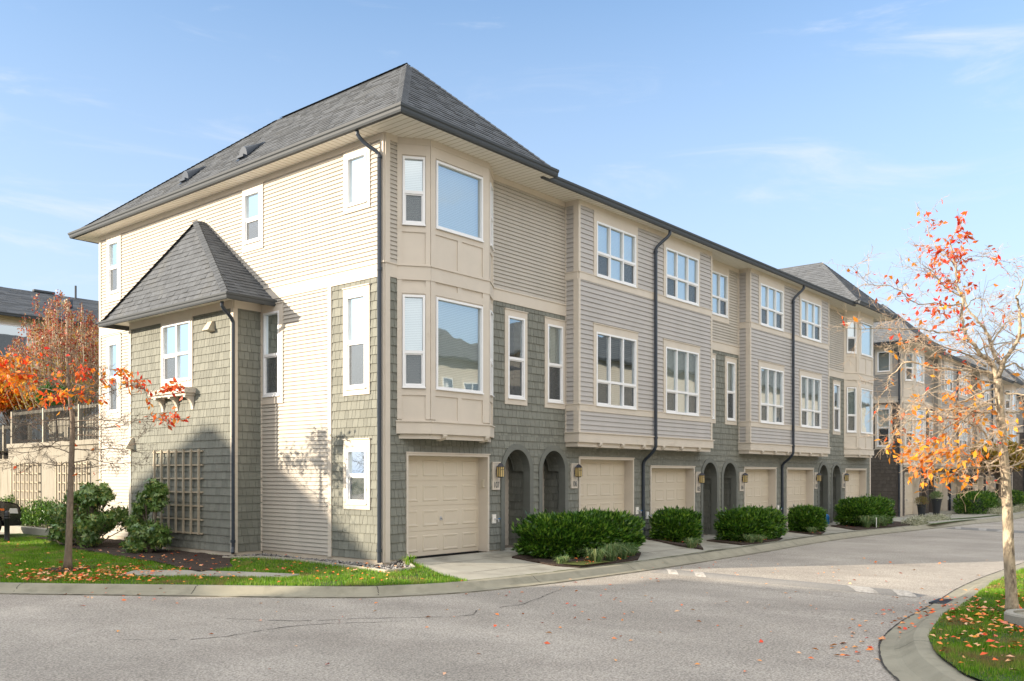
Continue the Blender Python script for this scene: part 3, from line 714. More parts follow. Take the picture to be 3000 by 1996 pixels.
    # ---- projecting boxes with paired windows
    for X0,X1 in ((5.92,12.75),(15.40,22.23)):
        D=.4;Fx=Fr((0,-D,0),(1,0,0),(0,-1,0));F1=Fr((X0,0,0),(0,-1,0),(-1,0,0));F2=Fr((X1,0,0),(0,-1,0),(1,0,0))
        o=X0-5.92;Z=lambda a:a+o
        hl=[(Z(6.56),Z(8.54),6.70,8.28),(Z(9.92),Z(11.94),6.70,8.28),(Z(6.54),Z(8.57),3.44,5.45),(Z(9.94),Z(11.95),3.44,5.45)]
        b=MB()
        for z0,z1 in ((2.74,3.30),(3.42,6.52),(6.66,8.32)):
            cover(b,Fx,X0+.04,X1-.04,z0,z1,hl,'siding',e=.1175);cover(b,F1,0,D-.1,z0,z1,[],'siding',e=.1175);cover(b,F2,0,D-.1,z0,z1,[],'siding',e=.1175)
        # slightly different strip on the narrow side
        box=b.build('projecting_box','box_siding',root)
        t=MB()
        for z0,z1 in ((3.28,3.43),(6.50,6.67)):
            Fx.box(t,X0,X1,z0,z1,0,.03);F1.box(t,0,D,z0,z1,0,.03);F2.box(t,0,D,z0,z1,0,.03)
            Fx.box(t,X0-.035,X1+.035,z1,z1+.022,0,.045);F1.box(t,0,D-.001,z1,z1+.022,0,.045);F2.box(t,0,D-.001,z1,z1+.022,0,.045)
        Fx.box(t,X0,X1,8.31,8.45,0,.03);F1.box(t,0,D,8.31,8.45,0,.03);F2.box(t,0,D,8.31,8.45,0,.03)
        for z0,z1 in ((2.76,3.28),(3.452,6.50),(6.692,8.31)):
            Fx.box(t,X0,X0+.055,z0,z1,0,.028);Fx.box(t,X1-.055,X1,z0,z1,0,.028)
            F1.box(t,D-.13,D+.028,z0,z1,0,.029);F2.box(t,D-.13,D+.028,z0,z1,0,.029);F1.box(t,0,.045,z0,z1,0,.025);F2.box(t,0,.045,z0,z1,0,.025)
        t.build('corner_boards','trim',box)
        t=MB()
        t.box(X0-.05,X1+.05,-D-.05,0,2.51,2.735);t.box(X0-.08,X1+.08,-D-.08,0,2.735,2.762)
        t.box(X0+.0,X1-.0,-D+.02,-.0,2.40,2.51)
        t.build('base_fascia','trim',box)
        n=6
        for i in range(n):
            x=X0+.9+i*(X1-X0-1.7)/(n-1);k=MB()
            k.prism([(-.30,2.51),(-.46,2.51),(-.46,2.47),(-.44,2.43),(-.38,2.39),(-.30,2.375)],0,x-.05,x+.05);k.build('bracket','trim',box)
        for i,(a,b_,z) in enumerate(((6.65,8.47,0),(10.03,11.89,0))):
            window(box,Fx,Z(a),Z(b_),6.69,8.06,3,7.29,0,(Z(a)-.11,Z(b_)+.10,6.694,8.312),back='blind',sash='outer',head=False)
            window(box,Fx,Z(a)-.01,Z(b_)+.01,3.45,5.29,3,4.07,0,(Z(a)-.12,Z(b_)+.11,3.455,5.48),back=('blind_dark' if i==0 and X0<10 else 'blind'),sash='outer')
    # ---- bay windows
    for sgn in (1,-1):
        M=(lambda x:x) if sgn==1 else (lambda x:LEN-x)
        pts=[(.33,0),(.86,-.4),(2.61,-.4),(3.19,0)]
        pts=[(M(x),y) for x,y in pts]
        if sgn==-1: pts=pts[::-1]
        bb=MB();tt=MB()
        bay=None
        frs=[]
        for i in range(3):
            a=Vector((*pts[i],0));b=Vector((*pts[i+1],0));u=(b-a).normalized();n=Vector((u.y,-u.x,0));frs.append((Fr(a,u,n),(b-a).length))
        for i,(F,Lg) in enumerate(frs):
            if i==1: (wa,wb)=(.14,Lg-.21) if sgn==1 else (.21,Lg-.14)
            else: (wa,wb)=((Lg-.45)/2+.0,(Lg+.45)/2+.0)
            hs=[(wa,wb,3.45,5.31),(wa,wb,6.70,8.07)]
            # flat panel wall around the openings
            for (z0,z1) in ((2.74,3.45),(5.31,6.70),(8.07,8.45)): bb.poly([F.p(0,z0),F.p(Lg,z0),F.p(Lg,z1),F.p(0,z1)])
            for (z0,z1) in ((3.45,5.31),(6.70,8.07)):
                bb.poly([F.p(0,z0),F.p(wa,z0),F.p(wa,z1),F.p(0,z1)]);bb.poly([F.p(wb,z0),F.p(Lg,z0),F.p(Lg,z1),F.p(wb,z1)])
            e0=.0;ed=.024
            # stiles and rails
            for z0,z1 in ((2.82,5.60),(5.90,8.31)):
                F.box(tt,0,wa-.012,z0,z1,0,ed);F.box(tt,wb+.012,Lg,z0,z1,0,ed)
            for z0,z1 in ((2.74,2.82),(3.30,3.425),(5.335,5.48),(5.90,5.93),(6.56,6.672),(8.095,8.31)): F.box(tt,wa-.012,wb+.012,z0,z1,0,ed-.002)
            if i==1:
                c=(wa+wb)/2
                for z0,z1 in ((2.82,3.30),(5.48,5.60),(5.93,6.56)): F.box(tt,c-.06,c+.06,z0,z1,0,ed-.004)
            F.box(tt,-.008,Lg+.008,5.60,5.875,0,ed+.012);F.box(tt,-.012,Lg+.012,5.875,5.90,0,ed+.034);F.box(tt,-.006,Lg+.006,8.31,8.45,0,ed+.008)
            F.box(tt,-.02,Lg+.02,2.53,2.765,-.1,.045);F.box(tt,-.03,Lg+.03,2.765,2.79,-.1,.07)
            F.box(tt,.0,Lg,2.43,2.53,-.1,-.02)
        bay=bb.build('bay','trim',root)
        tt.build('bay_boards','trim',bay)
        q=MB();q.poly([(pts[0][0],0,2.53),(pts[1][0],pts[1][1],2.53),(pts[2][0],pts[2][1],2.53),(pts[3][0],0,2.53)]);q.build('bay_underside','trim',bay)
        for x in (M(1.25),M(2.55)):
            k=MB();k.prism([(-.25,2.53),(-.44,2.53),(-.44,2.50),(-.42,2.46),(-.36,2.42),(-.25,2.40)],0,x-.06,x+.06);k.build('bracket','trim',bay)
        for i,(F,Lg) in enumerate(frs):
            if i==1:
                (wa,wb)=(.14,Lg-.21) if sgn==1 else (.21,Lg-.14)
                window(bay,F,wa,wb,3.45,5.30,1,None,0,back='blind');window(bay,F,wa,wb,6.70,8.06,1,None,0,back='blind')
            else:
                (wa,wb)=((Lg-.45)/2,(Lg+.45)/2)
                window(bay,F,wa,wb,3.46,5.30,1,4.16,0,back='blind');window(bay,F,wa,wb,6.71,8.06,1,7.35,0,back='blind')
    # ---- downspouts
    def ds(pts,w=.036,clips=()):
        p=MB();pipe(p,pts,w)
        for (x,y,z) in clips: p.tube([(x,y,z-.03),(x,y,z+.03)],w+.014,8)
        return p.build('downspout','pipe',root)
    ds(subd([(-.40,.35,8.44),(-.40,.33,8.34),(-.26,.25,8.18),(-.09,.07,8.03),(-.085,.06,7.90)],1)+[Vector((-.085,.06,-.02))],.04,[(-.085,.06,7.95),(-.085,.06,5.75),(-.085,.06,.22)])
    ds(subd([(-1.10,3.98,5.45),(-1.10,3.99,5.33),(-.86,4.03,5.16),(-.79,4.05,5.05)],1)+[Vector((-.79,4.05,.12)),Vector((-.84,3.98,0))],.04,[(-.79,4.05,.25)])
    for xb,z0 in ((9.40,-.1),(18.70,-.3)):
        ds(subd([(xb+.33,-.74,8.42),(xb+.33,-.72,8.28),(xb+.12,-.56,8.05),(xb,-.485,7.9),(xb,-.485,7.75)],1)+[Vector((xb,-.485,2.8))]+subd([(xb,-.485,2.62),(xb,-.485,2.45),(xb+.02,-.3,2.25),(xb+.05,-.08,2.1),(xb+.05,-.06,1.95)],1)+[Vector((xb+.05,-.06,z0))],.045,[(xb,-.485,2.72),(xb,-.485,7.8)])
    # utility bits on the wall
    u=MB();u.box(.9,.9+.001,0,.001,1,1.001)
    return root
row=build_row()
tag(row,'three storey beige and grey-green townhouse row nearest the camera, garages 107 to 102','townhouse row','townhouse rows along the street')
SW={'box_siding':'siding_taupe','shingle':'shingle_brown','siding':'siding_taupe','arch_trim':'arch_brown'}
def recolour(o):
    if o.type=='MESH':
        m=o.data.materials[0].name
        if m in SW:
            o.material_slots[0].link='OBJECT';o.material_slots[0].material=MATS[SW[m]]
    for c in o.children: recolour(c)
row2=copy_tree(row);row2.location=(34.0,.45,-.35);row2.rotation_euler=(0,0,R(1.2));recolour(row2)
for c in list(row2.children):
    if c.name.startswith('number_board') or c.name.startswith('trellis') :
        for g in list(c.children):
            if g.name.startswith('number'): bpy.data.objects.remove(g)
tag(row2,'dark brown shingled townhouse row standing behind the autumn tree at right','townhouse row','townhouse rows along the street')
for c in list(row2.children):
    if c.get('keep'):
        for g in list(c.children): bpy.data.objects.remove(g)
        bpy.data.objects.remove(c)
q=MB();cover(q,Fr((0,0,0),(0,1,0),(-1,0,0)),.40,1.23,1.0,2.44,[],'shingle');q.build('shingle_cladding','shingle_brown',row2)
q=MB();cover(q,Fr((0,0,0),(0,1,0),(-1,0,0)),1.6,4.1,-.02,5.62,[(3.2,4.2,3.2,5.5)],'shingle',d=.022);q.build('shingle_cladding','shingle_brown',row2)
row3=copy_tree(row2);row3.location=(67.5,1.15,-.6);row3.rotation_euler=(0,0,R(2.4))
tag(row3,'farthest townhouse row down the street, mostly hidden behind tree branches','townhouse row','townhouse rows along the street')
# ------------------------------------------------------------------ ground heights
def sm(a,b,x):
    t=max(0,min(1,(x-a)/(b-a)));return t*t*(3-2*t)
def zr(x,y=0): return -.28-.01*max(0,min(12,x))-.07*sm(28,36,x)
def land(x,y):
    k=zr(x)+.13
    if x<0:
        t=max(min(1,-y/2.7) if y<0 else 0,min(1,-x/3.5));return -.1*(1-t)+(k-.004)*t
    F=-.1+.1*sm(0,.45,x)-.2*sm(9.1,9.9,x)-.15*sm(28.5,33.5,x)
    if y<0:
        t=min(1,-y/2.7);return F*(1-t)+k*t
    return F
def pip(x,y,P):
    c=False;j=len(P)-1
    for i in range(len(P)):
        xi,yi=P[i];xj,yj=P[j]
        if (yi>y)!=(yj>y) and x<(xj-xi)*(y-yi)/(yj-yi)+xi: c=not c
        j=i
    return c
def sheet(name,P,zf,mat,step=.4,kind='structure',thick=0,parent=None):
    B=[]
    n=len(P)
    for i in range(n):
        a,b=P[i],P[(i+1)%n];L=math.dist(a,b);k=max(1,int(L/step))
        for j in range(k): B.append((a[0]+(b[0]-a[0])*j/k,a[1]+(b[1]-a[1])*j/k))
    V=[Vector(b) for b in B];xs=[p[0] for p in P];ys=[p[1] for p in P]
    x=min(xs)+step/2
    while x<max(xs):
        y=min(ys)+step/2
        while y<max(ys):
            if pip(x,y,P) and min((x-b[0])**2+(y-b[1])**2 for b in B)>(.35*step)**2: V.append(Vector((x,y)))
            y+=step
        x+=step
    nb=len(B)
    v,_,f,*_=delaunay_2d_cdt(V,[(i,(i+1)%nb) for i in range(nb)],[],0,1e-5)
    m=MB();m.v=[(p.x,p.y,zf(p.x,p.y)) for p in v]
    for t in f:
        cx=sum(v[i].x for i in t)/3;cy=sum(v[i].y for i in t)/3
        if pip(cx,cy,P): m.f.append(tuple(t))
    if thick:
        for i in range(nb):
            a,b=B[i],B[(i+1)%nb];m.poly([(a[0],a[1],zf(*a)),(b[0],b[1],zf(*b)),(b[0],b[1],zf(*b)-thick),(a[0],a[1],zf(*a)-thick)])
    o=m.build(name,mat,parent,smooth=False)
    if kind: o['kind']=kind
    return o
def catm(P,n=6):
    o=[]
    for i in range(len(P)-1):
        p0=P[max(0,i-1)];p1=P[i];p2=P[i+1];p3=P[min(len(P)-1,i+2)]
        for j in range(n):
            t=j/n;o.append(tuple(.5*((2*b)+(-a+c)*t+(2*a-5*b+4*c-d)*t*t+(-a+3*b-3*c+d)*t**3) for a,b,c,d in zip(p0,p1,p2,p3)))
    o.append(tuple(P[-1]));return o
# wide ground, then road sheet that follows the gentle fall of the street
g=MB();g.poly([(-400,-400,-1.2),(600,-400,-1.2),(600,600,-1.2),(-400,600,-1.2)]);tag(g.build('ground','soil_grass'),kind='structure')
g=MB();X=[-60,-20,0,2,4,6,8,10,12,20,28,30,32,34,36,60,130];Y=[-60,-20,0,14,60]
for i in range(len(X)-1):
    for j in range(len(Y)-1):
        g.poly([(X[i],Y[j],zr(X[i])),(X[i+1],Y[j],zr(X[i+1])),(X[i+1],Y[j+1],zr(X[i+1])),(X[i],Y[j+1],zr(X[i]))])
tag(g.build('road','asphalt'),kind='structure')
KL=[(-8.6,9.5),(-7.3,6.3),(-5.72,3.52),(-3.95,.97),(-2.25,-1.42),(-1.5,-2.05),(-.45,-2.5),(.9,-2.68),(2.3,-2.72),(5.5,-2.68),(9.9,-2.42),(13.5,-2.2),(17,-2.15),(21,-2.35),(26,-2.85),(31,-3.15),(38,-3.35),(60,-2.9),(100,-1.5)]
KR=[(60,-8.6),(30,-9.0),(16,-9.25),(9.28,-9.38),(7.4,-9.43),(5.4,-9.55),(3.69,-9.73),(2.3,-9.86),(1.22,-9.94),(.12,-10.08),(-.66,-10.22),(-1.16,-10.36),(-1.93,-10.64),(-2.49,-10.94),(-2.94,-11.25),(-4.3,-12.6),(-6,-15),(-9,-22)]
def kerb(line,side,name):
    P=catm(line,6);m=MB();prof=[(-.14,-.3),(-.14,.098),(-.01,.126),(.10,.132),(.16,.125),(.24,.07),(.31,.03),(.36,.018),(.52,.012),(.52,-.2)]
    rows=[]
    for i,p in enumerate(P):
        a=P[max(0,i-1)];b=P[min(len(P)-1,i+1)];d=Vector((b[0]-a[0],b[1]-a[1],0)).normalized();n=Vector((d.y,-d.x,0))*side
        z=zr(p[0]);rows.append([(p[0]+n.x*u,p[1]+n.y*u,z+w) for u,w in prof])
    for i in range(len(rows)-1):
        for j in range(len(prof)-1): m.poly([rows[i][j],rows[i+1][j],rows[i+1][j+1],rows[i][j+1]])
    o=m.build(name,'kerb');tag(o,kind='structure')
    # casting joints and the dark seam along the road
    c=MB();dist=0;nxt=.8
    for i in range(1,len(P)):
        L=math.dist(P[i],P[i-1]);dist+=L
        if dist>nxt and P[i][0]<40:
            nxt=dist+2.9;r=rows[i];r2=rows[i-1];d=(Vector(r[3])-Vector(r2[3])).normalized()*.012
            for j in range(2,7):
                a,b=Vector(r[j])+Vector((0,0,.0045)),Vector(r[j+1])+Vector((0,0,.0045));jit=Vector((.02*rng.uniform(-1,1),0,0))
                c.poly([a,b+jit,b+d+jit,a+d])
        if P[i][0]<45 and L>.01:
            a,b=Vector(rows[i-1][-2]),Vector(rows[i][-2]);k=int(L/.12)+1
            n=(b-a).cross(Vector((0,0,1))).normalized()
            for q in range(k):
                p0=a+(b-a)*(q/k);p1=a+(b-a)*((q+1)/k);w=rng.uniform(.004,.014)
                for P_ in (p0,p1): P_.z=zr(P_.x)+.0165
                c.poly([p0-n*w,p1-n*w,p1+n*w,p0+n*w])
    tag(c.build('joint_line','crack'),kind='structure')
    return P,rows
PL,RL=kerb(KL,1,'kerb');PR,RR=kerb(KR,1,'kerb')
# land on the building side: lawn, concrete apron
kin=[p for p in PL]
left=[p for p in kin if p[0]<-.29]
lawnP=left+[(-.29,-2.56),(-.1,-1.75),(.25,-1.0),(.45,-.3),(.45,.05),(.05,.05),(.05,16.5),(-8,16.5)]
lawn=sheet('lawn',lawnP,lambda x,y:land(x,y)-.012,'soil_grass',.5)
right=[(-.29,-2.56)]+[p for p in kin if p[0]>-.29 and p[0]<62]
apr=right+[(62,.9),(34,.9),(28.3,.9),(28.3,.0),(.45,.0),(.45,-.3),(.25,-1.0),(-.1,-1.75)]
def apz(x,y): return land(x,y)-.006
apron=sheet('driveway',apr,apz,'concrete',.45)
side=[(28.17,.95),(33.9,.95),(33.9,14),(28.17,14)];sheet('lawn',side,lambda x,y:-.3-.05,'soil_grass',1)
# joints across the driveways
c=MB()
def ribbon(mb,pts,w,zf,off=.006,jit=0):
    for a,b in zip(pts[:-1],pts[1:]):
        d=Vector((b[0]-a[0],b[1]-a[1]));L=d.length
        if L<1e-4: continue
        d/=L;n=Vector((-d.y,d.x));k=max(1,int(L/.3));
        for i in range(k):
            p=Vector(a)+d*(L*i/k);q=Vector(a)+d*(L*(i+1)/k);ww=w*rng.uniform(.5,1.3) if jit else w
            j=[n*(rng.uniform(-jit,jit)) for _ in range(2)]
            mb.poly([(*(s),zf(s.x,s.y)+off) for s in (p-n*ww+j[0],q-n*ww+j[0],q+n*ww+j[0],p+n*ww+j[0])])
for x in (3.35,6.3,9.45,12.6,15.6,18.7,21.9,25): ribbon(c,[(x,-.05),(x+.3,-1.4),(x+.3,-2.2)],.006,apz)
for y in (-.75,-1.9): ribbon(c,[(.5,y),(9.3,y)],.006,apz);ribbon(c,[(10,y),(27,y)],.006,apz)
tag(c.build('joint_line','crack'),kind='structure')
c=MB()
ribbon(c,[(p[0],p[1]+.04) for p in right if p[0]<30],.014,apz,.008,.01);tag(c.build('moss_seam','moss'),kind='stuff')
# cracks in the asphalt, plus a drawn shadow line by the near hump
def crackline(mb,pts,w,jit=.05):
    P=catm(pts,5);Q=[]
    for a,b in zip(P[:-1],P[1:]):
        k=max(1,int(math.dist(a,b)/.09))
        for i in range(k): Q.append((a[0]+(b[0]-a[0])*i/k+rng.uniform(-jit,jit)*.5,a[1]+(b[1]-a[1])*i/k+rng.uniform(-jit,jit)*.5))
    for a,b in zip(Q[:-1],Q[1:]):
        if rng.random()<.18: continue
        d=(Vector(b)-Vector(a)).normalized();n=Vector((-d.y,d.x));ww=w*rng.uniform(.3,1.2)
        mb.poly([(s.x,s.y,zr(s.x)+.004) for s in (Vector(a)-n*ww,Vector(b)-n*ww*.8,Vector(b)+n*ww*.8,Vector(a)+n*ww)])
c=MB()
crackline(c,[(-6.6,-2.7),(-5.87,-3.42),(-4.6,-3.5),(-3.42,-4.33)],.010)
crackline(c,[(-5.2,-1.6),(-4.44,-3.1),(-3.6,-3.75),(-2.6,-4.6),(-2.09,-4.39),(-1.2,-4.5),(-.26,-4.17),(.6,-3.9)],.010)
crackline(c,[(-3.4,-4.3),(-2.6,-4.6),(-1.9,-5.1)],.004);crackline(c,[(3.5,-4.0),(3.2,-5.2),(3.15,-6.6),(3.0,-7.9),(2.9,-9.2)],.006,.02)  # the last one draws the near hump's shadow line like a crack
tag(c.build('crack_and_shade_line','crack'),kind='structure')
# speed humps
def hump(name,A,B,w,stripes,label):
    root=None;A=Vector(A);B=Vector(B);d=(B-A).normalized();n=Vector((-d.y,d.x));L=(B-A).length
    m=MB();K=40;prof=[(-w/2,-.02),(-w/2,.004),(-w*.36,.038),(-w*.18,.062),(0,.07),(w*.18,.062),(w*.36,.038),(w/2,.004),(w/2,-.02)]
    rows=[]
    for i in range(K+1):
        t=i/K;p=A+(B-A)*t;s=min(1,t*L/.35,(1-t)*L/.35)
        rows.append([(p.x+n.x*u,p.y+n.y*u,zr(p.x)+(z*s if z>0 else z)) for u,z in prof])
    for i in range(K):
        for j in range(len(prof)-1): m.poly([rows[i][j],rows[i+1][j],rows[i+1][j+1],rows[i][j+1]])
    h=m.build(name,'hump');tag(h,label,'speed hump','speed humps across the street')
    for t0,t1,sk in stripes:
        s=MB();prv=None;Q=6
        for i in range(int((t1-t0)*L/.08)+1):
            tt=t0+i*.08/L;row=[]
            for j in range(1,5):
                u,z=prof[j];t=tt+sk*(u/w)/L;p=A+(B-A)*t;row.append((p.x+n.x*u,p.y+n.y*u,zr(p.x)+z+.005))
            if prv:
                for j in range(3): s.poly([prv[j],row[j],row[j+1],prv[j+1]])
            prv=row
        s.build('painted_mark','white_paint',h)
    return h
hump('speed_hump',(4.5,-3.42),(4.0,-8.85),.5,[(.05,.10,-.5),(.17,.215,-.5),(.76,.84,-.6),(.90,.97,-.5)],'asphalt speed hump with worn white marks across the near part of the street')
hump('speed_hump',(26.1,-3.7),(24.0,-9.0),.7,[(.05,.10,-.5),(.22,.28,-.5),(.42,.5,.5)],'far speed hump with faint white triangles, past the last laurel hedge')
# storm drain
dn=MB();cx,cy=3.42,-9.36;z=zr(cx)+.022
dn.box(cx-.30,cx+.30,cy-.17,cy-.14,z-.03,z+.006);dn.box(cx-.30,cx+.30,cy+.14,cy+.17,z-.03,z+.006)
for i in range(12): x=cx-.29+i*.053;dn.box(x-.012,x+.012,cy-.14,cy+.14,z-.03,z+.004)
tag(dn.build('storm_drain','black_iron'),'dark iron drain grate in the gutter of the right kerb','drain')
# beds and strips
mulchP=[(-.75,4.15),(-1.35,3.3),(-1.9,2.3),(-2.7,2.2),(-2.55,3.2),(-2.35,4.2),(-2.2,6.2),(-1.95,9.2),(-1.4,11.8),(-1.0,13.9),(-.35,13.9),(.0,12),(.0,8.8),(-.75,8.8)]
def bumpy(a): return lambda x,y:land(x,y)+a*(.5+.5*math.sin(x*7.1+math.sin(y*5))*math.sin(y*6.3+x))
sheet('mulch_bed',mulchP,lambda x,y:bumpy(.035)(x,y)+.008,'mulch',.16,kind='structure')
sheet('mulch_bed',[(-4.35,4.35),(-3.6,4.4),(-3.4,4.9),(-3.7,5.3),(-4.4,5.2)],lambda x,y:bumpy(.03)(x,y)+.004,'mulch',.15)
gravP=[(-.76,4.12),(-.95,4.3),(-1.02,4.1),(-.45,3.55),(-.32,2.6),(-.42,1.0),(-.56,-.68),(.12,-.72),(.34,-.3),(.42,.02),(-.005,.02),(-.005,4.12)]
sheet('gravel_base',gravP,lambda x,y:land(x,y)+.002,'mulch',.2)
ed=MB()
for a,b in zip(gravP[2:9],gravP[3:9]):
    d=(Vector(b)-Vector(a));L=d.length;d/=L;n=Vector((-d.y,d.x))*.02;za=land(*a);zb=land(*b)
    ed.hexa([(a[0]-n.x,a[1]-n.y,za-.05),(b[0]-n.x,b[1]-n.y,zb-.05),(b[0]+n.x,b[1]+n.y,zb-.05),(a[0]+n.x,a[1]+n.y,za-.05),(a[0]-n.x,a[1]-n.y,za+.045),(b[0]-n.x,b[1]-n.y,zb+.045),(b[0]+n.x,b[1]+n.y,zb+.045),(a[0]+n.x,a[1]+n.y,za+.045)])
tag(ed.build('edging_board','weathered_wood'),'thin weathered timber edging along the gravel strip','edging')
slabP=[(-3.85,3.0),(-3.3,3.5),(-2.7,2.75),(-2.2,1.6),(-1.75,.35),(-2.15,.15),(-2.75,1.2),(-3.4,2.2)]
sheet('concrete_pad',slabP,lambda x,y:land(x,y)+.012,'concrete',.3,thick=.05)
# parking pavement beyond the lawn
sheet('path',[(-8,14.5),(-1.7,14.6),(-.9,13.9),(.4,13.9),(.4,24),(-8,24)],lambda x,y:-.14,'concrete',1.5)
# stones
def stones():
    V=[];m=MB()
    for _ in range(2600):
        x,y=rng.uniform(-1.05,.45),rng.uniform(-.75,4.4)
        if not pip(x,y,gravP): continue
        r=rng.uniform(.013,.036);a=rng.uniform(0,6.28);z=land(x,y)+r*.3+rng.uniform(0,.03);sx,sy,sz=r*rng.uniform(.8,1.5),r,r*rng.uniform(.5,.9)
        n=len(m.v)
        for (px,py,pz) in ((0,0,1),(1,0,.2),(.3,.95,.25),(-.8,.6,.15),(-.8,-.6,.2),(.3,-.95,.15),(0,0,-1)):
            px*=sx*rng.uniform(.8,1.15);py*=sy*rng.uniform(.8,1.15);m.v.append((x+px*math.cos(a)-py*math.sin(a),y+px*math.sin(a)+py*math.cos(a),z+pz*sz))
        for i in range(5):
            j=(i+1)%5;m.f.append((n,n+1+i,n+1+j));m.f.append((n+6,n+1+j,n+1+i))
    o=m.build('gravel','stone',smooth=True);tag(o,'grey river pebbles heaped along the foot of the house wall','gravel',kind='stuff')
stones()
# driveway beds (raised tongues of mulch between the garages)
BEDS=[[(2.75,-.95),(2.62,-2.2),(2.9,-2.62),(4.2,-2.6),(5.2,-2.55),(6.3,-1.95),(6.4,-1.2),(5.2,-.8),(3.4,-.65)],
[(9.15,-.3),(8.7,-1.5),(8.7,-2.3),(10.3,-1.3),(10.45,-.3)],
[(11.7,-.8),(11.3,-2.1),(12,-2.15),(13.8,-2.1),(14.5,-1.9),(14.8,-.7)],
[(17.3,-.9),(16.8,-1.9),(17.1,-2.1),(18.5,-1.7),(18.5,-.9)],
[(21.4,-.8),(20.2,-2.1),(21,-2.25),(26.0,-2.7),(26.6,-1.6),(24.9,-.8)]]
for i,b in enumerate(BEDS): sheet('mulch_bed',b,lambda x,y:land(x,y)+.012+.03*math.sin(x*5+y*7)**2,'mulch',.25,thick=.05)
sheet('moss_patch',[(2.75,-2.3),(2.95,-2.64),(4.1,-2.62),(4.0,-2.35),(3.2,-2.2)],lambda x,y:land(x,y)+.05,'moss',.25)
# right lawn
rl=[p for p in PR if p[0]<45]+[(-9,-40),(60,-40)]
def rz(x,y): return zr(x)+.125+.03*min(1,max(0,-(y+9.8)))*1.0+.012*math.sin(x*2.1)*math.sin(y*1.7)
rlawn=sheet('lawn',rl,rz,'soil_grass',1.0)
# ------------------------------------------------------------------ blades, leaves
nr=np.random.default_rng(5)
def pipn(P,poly):
    x,y=P[:,0],P[:,1];c=np.zeros(len(P),bool);j=len(poly)-1
    for i in range(len(poly)):
        xi,yi=poly[i];xj,yj=poly[j]
        if yi!=yj: c^=((yi>y)!=(yj>y))&(x<(xj-xi)*(y-yi)/(yj-yi)+xi)
        j=i
    return c
def blades(name,poly,box,n,h,zf,excl=(),mat='grass_blade',label='',wid=.004,lean=.5,cat='grass'):
    P=np.column_stack([nr.uniform(box[0],box[1],n),nr.uniform(box[2],box[3],n)])
    k=pipn(P,poly)
    for e in excl: k&=~pipn(P,e)
    dens=np.sin(P[:,0]*3.1+np.sin(P[:,1]*2.3)*1.7)*np.sin(P[:,1]*2.7+P[:,0]*.9)
    k&=nr.random(n)<.62+.38*dens
    P=P[k];n=len(P);z=np.array([zf(a,b) for a,b in P]);dens=dens[k]
    hh=h*(.55+.45*(dens*.5+.5))*nr.uniform(.5,1.3,n);a=nr.uniform(0,2*np.pi,n);b=nr.uniform(0,2*np.pi,n);l=hh*lean*nr.random(n)
    base=np.column_stack([P,z-.01]);w=np.column_stack([np.cos(a),np.sin(a),np.zeros(n)])*wid
    tip=base+np.column_stack([np.cos(b)*l,np.sin(b)*l,hh+.01])
    V=np.stack([base-w,base+w,tip],1).reshape(-1,3)
    return tag(npmesh(name,V,3,mat),label,cat,kind='stuff')
blades('grass',lawnP,(-8,.5,-2.8,14.3),330000,.06,land,[mulchP,gravP,slabP,[(-.0,0),(1,0),(1,16),(0,16)]],wid=.006,label='green grass of the verge around the left tree, streaked with dry patches')
blades('grass',rl,(-4,9,-15,-9.4),300000,.055,rz,[],wid=.006,label='sunlit and shaded grass on the right lawn below the orange tree')
def leafquads(P,D,N,L,W,fold=.25):
    """P base, D direction, N normal -> folded diamond of 4 verts (bent)"""
    S=np.cross(D,N);S/=np.linalg.norm(S,axis=1,keepdims=True)+1e-9;N2=np.cross(S,D)
    L=L[:,None];W=W[:,None]
    a=P;b=P+D*L*.45+S*W+N2*W*fold;c=P+D*L;d=P+D*L*.45-S*W+N2*W*fold
    return np.stack([a,b,c,d],1).reshape(-1,3)
def rdir(n,zb=0,zs=1):
    v=nr.normal(size=(n,3));v[:,2]=v[:,2]*zs+zb;return v/np.linalg.norm(v,axis=1,keepdims=True)
def groundleaves(specs):
    out=[]
    for (cx,cy,sx,sy,n,zf,ok,s) in specs:
        P=np.column_stack([nr.normal(cx,sx,n),nr.normal(cy,sy,n)])
        P=np.array([p for p in P if ok(*p)])
        if not len(P): continue
        z=np.array([zf(*p) for p in P]);n=len(P);a=nr.uniform(0,6.28,n)
        D=np.column_stack([np.cos(a),np.sin(a),nr.uniform(-.12,.25,n)]);N=rdir(n,2.5,.5);L=nr.uniform(.05,.105,n)*s
        out.append(leafquads(np.column_stack([P,z+.012]),D/np.linalg.norm(D,axis=1,keepdims=True),N,L,L*nr.uniform(.2,.32,n),.5))
    return npmesh('fallen_leaves',np.concatenate(out),4,'leaf_fall')
inL=lambda x,y:pip(x,y,lawnP) and not (x>-.02 and y>0)
inR=lambda x,y:pip(x,y,rl)
hl=lambda x,y:land(x,y)+.03
o=groundleaves([(-4.3,3.6,.9,1.2,480,hl,inL,1.05),(-4.8,3.0,.7,.8,200,hl,inL,1.05),(-2.6,2.2,1.2,2.0,130,hl,inL,1),(-1.0,-.6,1.0,1.0,90,hl,inL,.9),(-1.8,8,.6,3,60,hl,inL,1),(-.5,2.5,.3,1.5,40,lambda x,y:land(x,y)+.05,lambda x,y:pip(x,y,gravP),.8)]);tag(o,'red, orange and tan leaves scattered round the foot of the left tree','leaves',kind='stuff')
o=groundleaves([(1.2,-10.9,1.6,.7,620,lambda x,y:rz(x,y)+.035,inR,1.0),(5,-10.3,2.2,.6,160,lambda x,y:rz(x,y)+.035,inR,1.0),(-.5,-11.4,1,.5,90,lambda x,y:rz(x,y)+.035,inR,1.0)]);tag(o,'autumn leaves lying on the right lawn under the orange tree','leaves',kind='stuff')
